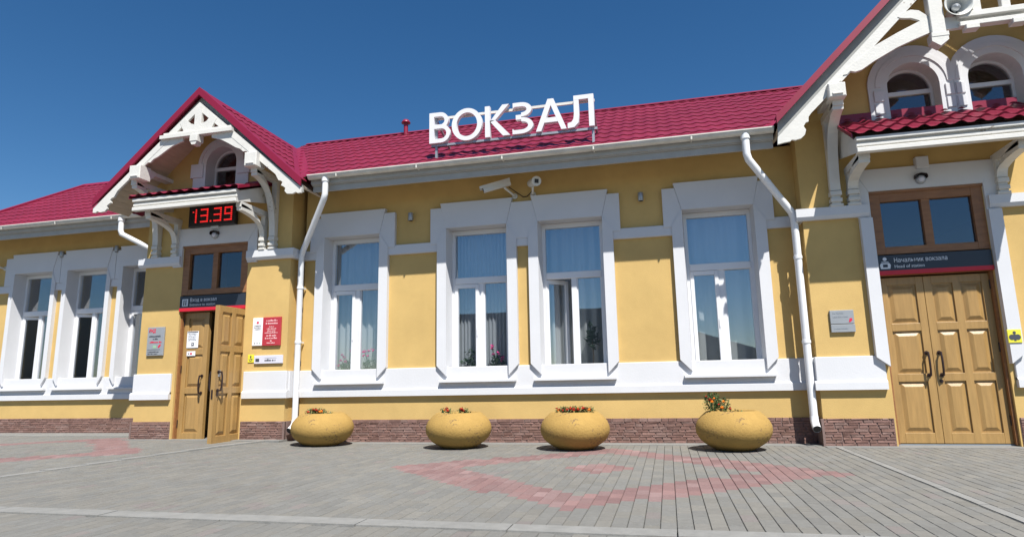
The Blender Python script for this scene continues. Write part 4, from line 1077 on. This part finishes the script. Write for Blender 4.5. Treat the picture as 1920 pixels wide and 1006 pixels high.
def bulkhead(x_, z_, label):
    t = thing('door_lamp', (x_, YP-.045, z_), label, 'door lamp')
    b = MB(); b.lathe([(.062, 0), (.062, -.03), (.055, -.045), (.042, -.05)], (x_, YP-.046, z_), M_GREY, 18, axis='y'); b.build('lamp_body', t)
    b = MB(); b.lathe([(.038, 0), (.034, -.010), (.015, -.016)], (x_, YP-.096, z_), M_LILAC, 14, axis='y'); b.build('lens', t)
    b = MB(); b.prism([(x_-.07, z_+.01), (x_-.06, z_+.055), (x_, z_+.07), (x_+.06, z_+.055), (x_+.07, z_+.01), (x_+.075, z_+.03), (x_+.065, z_+.064), (x_, z_+.08), (x_-.065, z_+.064), (x_-.075, z_+.03)], YP-.12, YP-.046, M_DARK); b.build('hood', t)
bulkhead(-7.43, 3.47, 'round bulkhead lamp on the white lintel under the LED clock')
bulkhead(3.41, 3.43, 'round bulkhead lamp on the white lintel of the large porch')
def bullet(name, base, mid, tip, label, lens_big=False, hood=True):
    t = thing(name, base, label, 'security camera', None)
    B, Mv, T = Vector(base), Vector(mid), Vector(tip); d = (T-Mv).normalized(); e = d.cross(Vector((0, 0, 1))).normalized(); u_ = e.cross(d)
    b = MB(); L = (T-Mv).length
    if hood:
        b.bar(Mv-d*L*.35, T, .085, .08, M_CASE); b.bar(Mv-d*L*.37+u_*.05, T+d*.05+u_*.05, .012, .11, M_CASE)
        for sg in (-1, 1): b.bar(Mv-d*L*.36+u_*.035+e*sg*.052, T+d*.045+u_*.035+e*sg*.052, .04, .008, M_CASE)
    else:
        b.tube([Mv-d*L*.6, T], .062, M_CASE, 20); b.tube([T-d*.02, T+d*.015], .075, M_CASE, 20)
    b.build('housing', t)
    l_ = MB(); l_.bar(T-d*.004, T+d*(.008 if hood else .022), .062, .062, M_BLACK); l_.build('lens', t)
    a = MB(); a.tube([B, B+Vector((0, -.06, .0)), Mv-u_*.06], .018, M_CASE, 10); a.lathe([(.045, 0), (.045, -.02)], B, M_CASE, 14, axis='y'); a.build('mount', t)
    return t
bullet('security_camera', (-2.20, YM, 3.80), (-2.32, YM-.28, 3.93), (-2.62, YM-.36, 3.84), 'long white camera pointing left above the blinds window')
bullet('security_camera', (-1.90, YM, 3.80), (-1.86, YM-.22, 3.93), (-1.77, YM-.40, 3.89), 'round-faced white camera looking outward above the window pair', hood=False)
bullet('security_camera', (-13.75, YW, 3.50), (-13.85, YW-.2, 3.60), (-14.05, YW-.36, 3.52), 'camera high at the far corner of the wing')
cb = MB(); cb.tube([(-2.25, YM-.2, 3.90), (-2.15, YM-.05, 3.84), (-2.06, YM-.02, 3.775), (-2.0, YM-.012, 3.78), (-1.93, YM-.03, 3.84), (-1.87, YM-.12, 3.88)], .007, M_DARK, 6); o = cb.build('cable', None, org=(-2.05, YM, 3.78)); tag(o, 'thin dark cable looping between the two cameras on the frieze', 'cable')
LS = thing('loudspeaker', (XR(3.86), YG+.1, kz(5.37)), 'grey horn loudspeaker tucked into the large gable truss', 'loudspeaker')
b = MB(); px_, pz_ = XR(3.85), kz(5.485)
b.lathe([(.05, .17), (.055, .08), (.10, -.02), (.158, -.11), (.168, -.12), (.165, -.128), (.15, -.118), (.095, -.03), (.055, .03), (.03, .04)], (px_, YG+.0, pz_), M_CASE, 28, axis='y', caps=False); b.build('horn', LS)
b = MB(); b.lathe([(.05, .032), (.05, .03)], (px_, YG, pz_), M_BLACK, 16, axis='y'); b.lathe([(.012, -.075), (.05, -.05), (.055, -.02), (.03, .02)], (px_, YG+.0, pz_), M_GREY, 18, axis='y'); b.build('throat', LS)
b = MB(); b.box(px_-.012, px_+.012, YG+.02, YG+.06, pz_-.16, pz_-.0, M_GREY); b.build('bracket', LS)

# ================================================================== planters and marigolds
def planter(cx_, cy_, label, seed):
    random.seed(seed)
    t = thing('planter', (cx_, cy_, 0), label, 'planter', 'round yellow concrete planters along the wall')
    prof = [(.01, 0), (.20, .0), (.235, .012), (.30, .045), (.37, .09), (.42, .14), (.452, .20), (.463, .255), (.456, .31), (.432, .365), (.39, .415), (.345, .455), (.315, .478), (.29, .485), (.268, .478), (.26, .455), (.255, .40)]
    p = MB(); p.lathe(prof, (cx_, cy_, 0), M_PLANT, 56, jit=.006); p.build('bowl', t)
    s_ = MB(); s_.lathe([(.257, .42), (.15, .435), (.01, .44)], (cx_, cy_, 0), M_SOIL, 24, jit=.03); s_.build('soil', t)
    return t
PLS = [(-5.13, 8.88), (-2.91, 8.72), (-1.25, 8.64), (.765, 8.64)]
for (cx_, cy_), lb, sd in zip(PLS, ('leftmost round yellow planter, beside the foot of the drainpipe', 'round yellow planter standing below the blinds window', 'pitted round yellow planter standing below the half-open window', 'largest-looking round yellow planter with a tall marigold at its left rim'), (3, 4, 5, 6)):
    planter(cx_, cy_, lb, sd)
def marigold(cx_, cy_, label, spots, seed):
    random.seed(seed)
    t = thing('marigold', (cx_, cy_, .43), label, 'flowers', 'marigolds growing in the planters')
    f = MB()
    for (dx, dy, r, h, n) in spots:
        for _ in range(max(3, n//14)):
            a = random.uniform(0, 6.28); q = (cx_+dx+math.cos(a)*r*.8, cy_+dy+math.sin(a)*r*.6, .44+h*random.uniform(.6, 1))
            f.tube([(cx_+dx, cy_+dy, .43), q], .003, M_LEAF, 5)
        leaf_cloud(f, (cx_+dx, cy_+dy, .45+h*.5), r, r*.7, h*.55, n, .032, [M_LEAF, M_LEAF, M_LEAFD] if h > .08 else [M_LEAF, M_DRY, M_LEAFD])
    f.build('foliage', t); return t
def heads(t, pts):
    for (p, r, m_) in pts:
        b = MB(); blossom(b, p, r, m_); b.build('blossom', t)
def low(cx_, cy_, label, xs, seed):
    t = marigold(cx_, cy_, label, [(dx, -.14, .09, .11, 110) for dx in xs]+[(0, .0, .2, .06, 70)], seed)
    heads(t, [((cx_+dx+random.uniform(-.06, .06), cy_-.16+random.uniform(-.05, .08), .505+random.uniform(0, .035)), random.uniform(.02, .034), random.choice((M_FRED, M_FRED, M_FRED, M_FORA))) for dx in xs for _ in range(4)])
low(*PLS[0], 'low red marigolds in the leftmost planter by the drainpipe', (-.12, -.04, .05), 21)
low(*PLS[1], 'two low tufts of red marigolds in the planter below the blinds window', (-.14, .12), 22)
low(*PLS[2], 'low row of red and orange marigolds in the pitted planter', (-.16, -.08, .02, .12, .2), 23)
cx_, cy_ = PLS[3]
t = marigold(cx_, cy_, 'tall bushy marigold with orange blooms leaning over its planter rim', [(-.24, -.10, .12, .26, 380), (-.11, -.10, .10, .20, 220), (.02, -.1, .12, .05, 50), (.15, -.06, .12, .03, 30)], 24)
heads(t, [((cx_-.265, cy_-.15, .625), .034, M_FRED), ((cx_-.245, cy_-.17, .60), .026, M_FORA), ((cx_-.31, cy_-.12, .66), .024, M_FRED), ((cx_-.22, cy_-.16, .64), .02, M_FORA), ((cx_-.11, cy_-.17, .60), .024, M_FORA), ((cx_-.135, cy_-.2, .525), .032, M_FORA), ((cx_-.04, cy_-.2, .51), .026, M_FRED), ((cx_-.17, cy_-.18, .565), .02, M_FRED)])

# ================================================================== the building across the square (seen mirrored in the panes)
OP = thing('warehouse', (-4, -24, 0), 'plain grey warehouse across the square behind the viewer', 'building')
o_ = MB(); o_.box(-15, -3.6, -32, -20, 0, 5.35, M_OPP); o_.prism([(-3.6, 0), (8.0, 0), (8.0, 1.7), (-1.8, 4.9), (-3.6, 4.3)][::-1], -32, -20.4, M_OPP); o_.build('wall', OP)
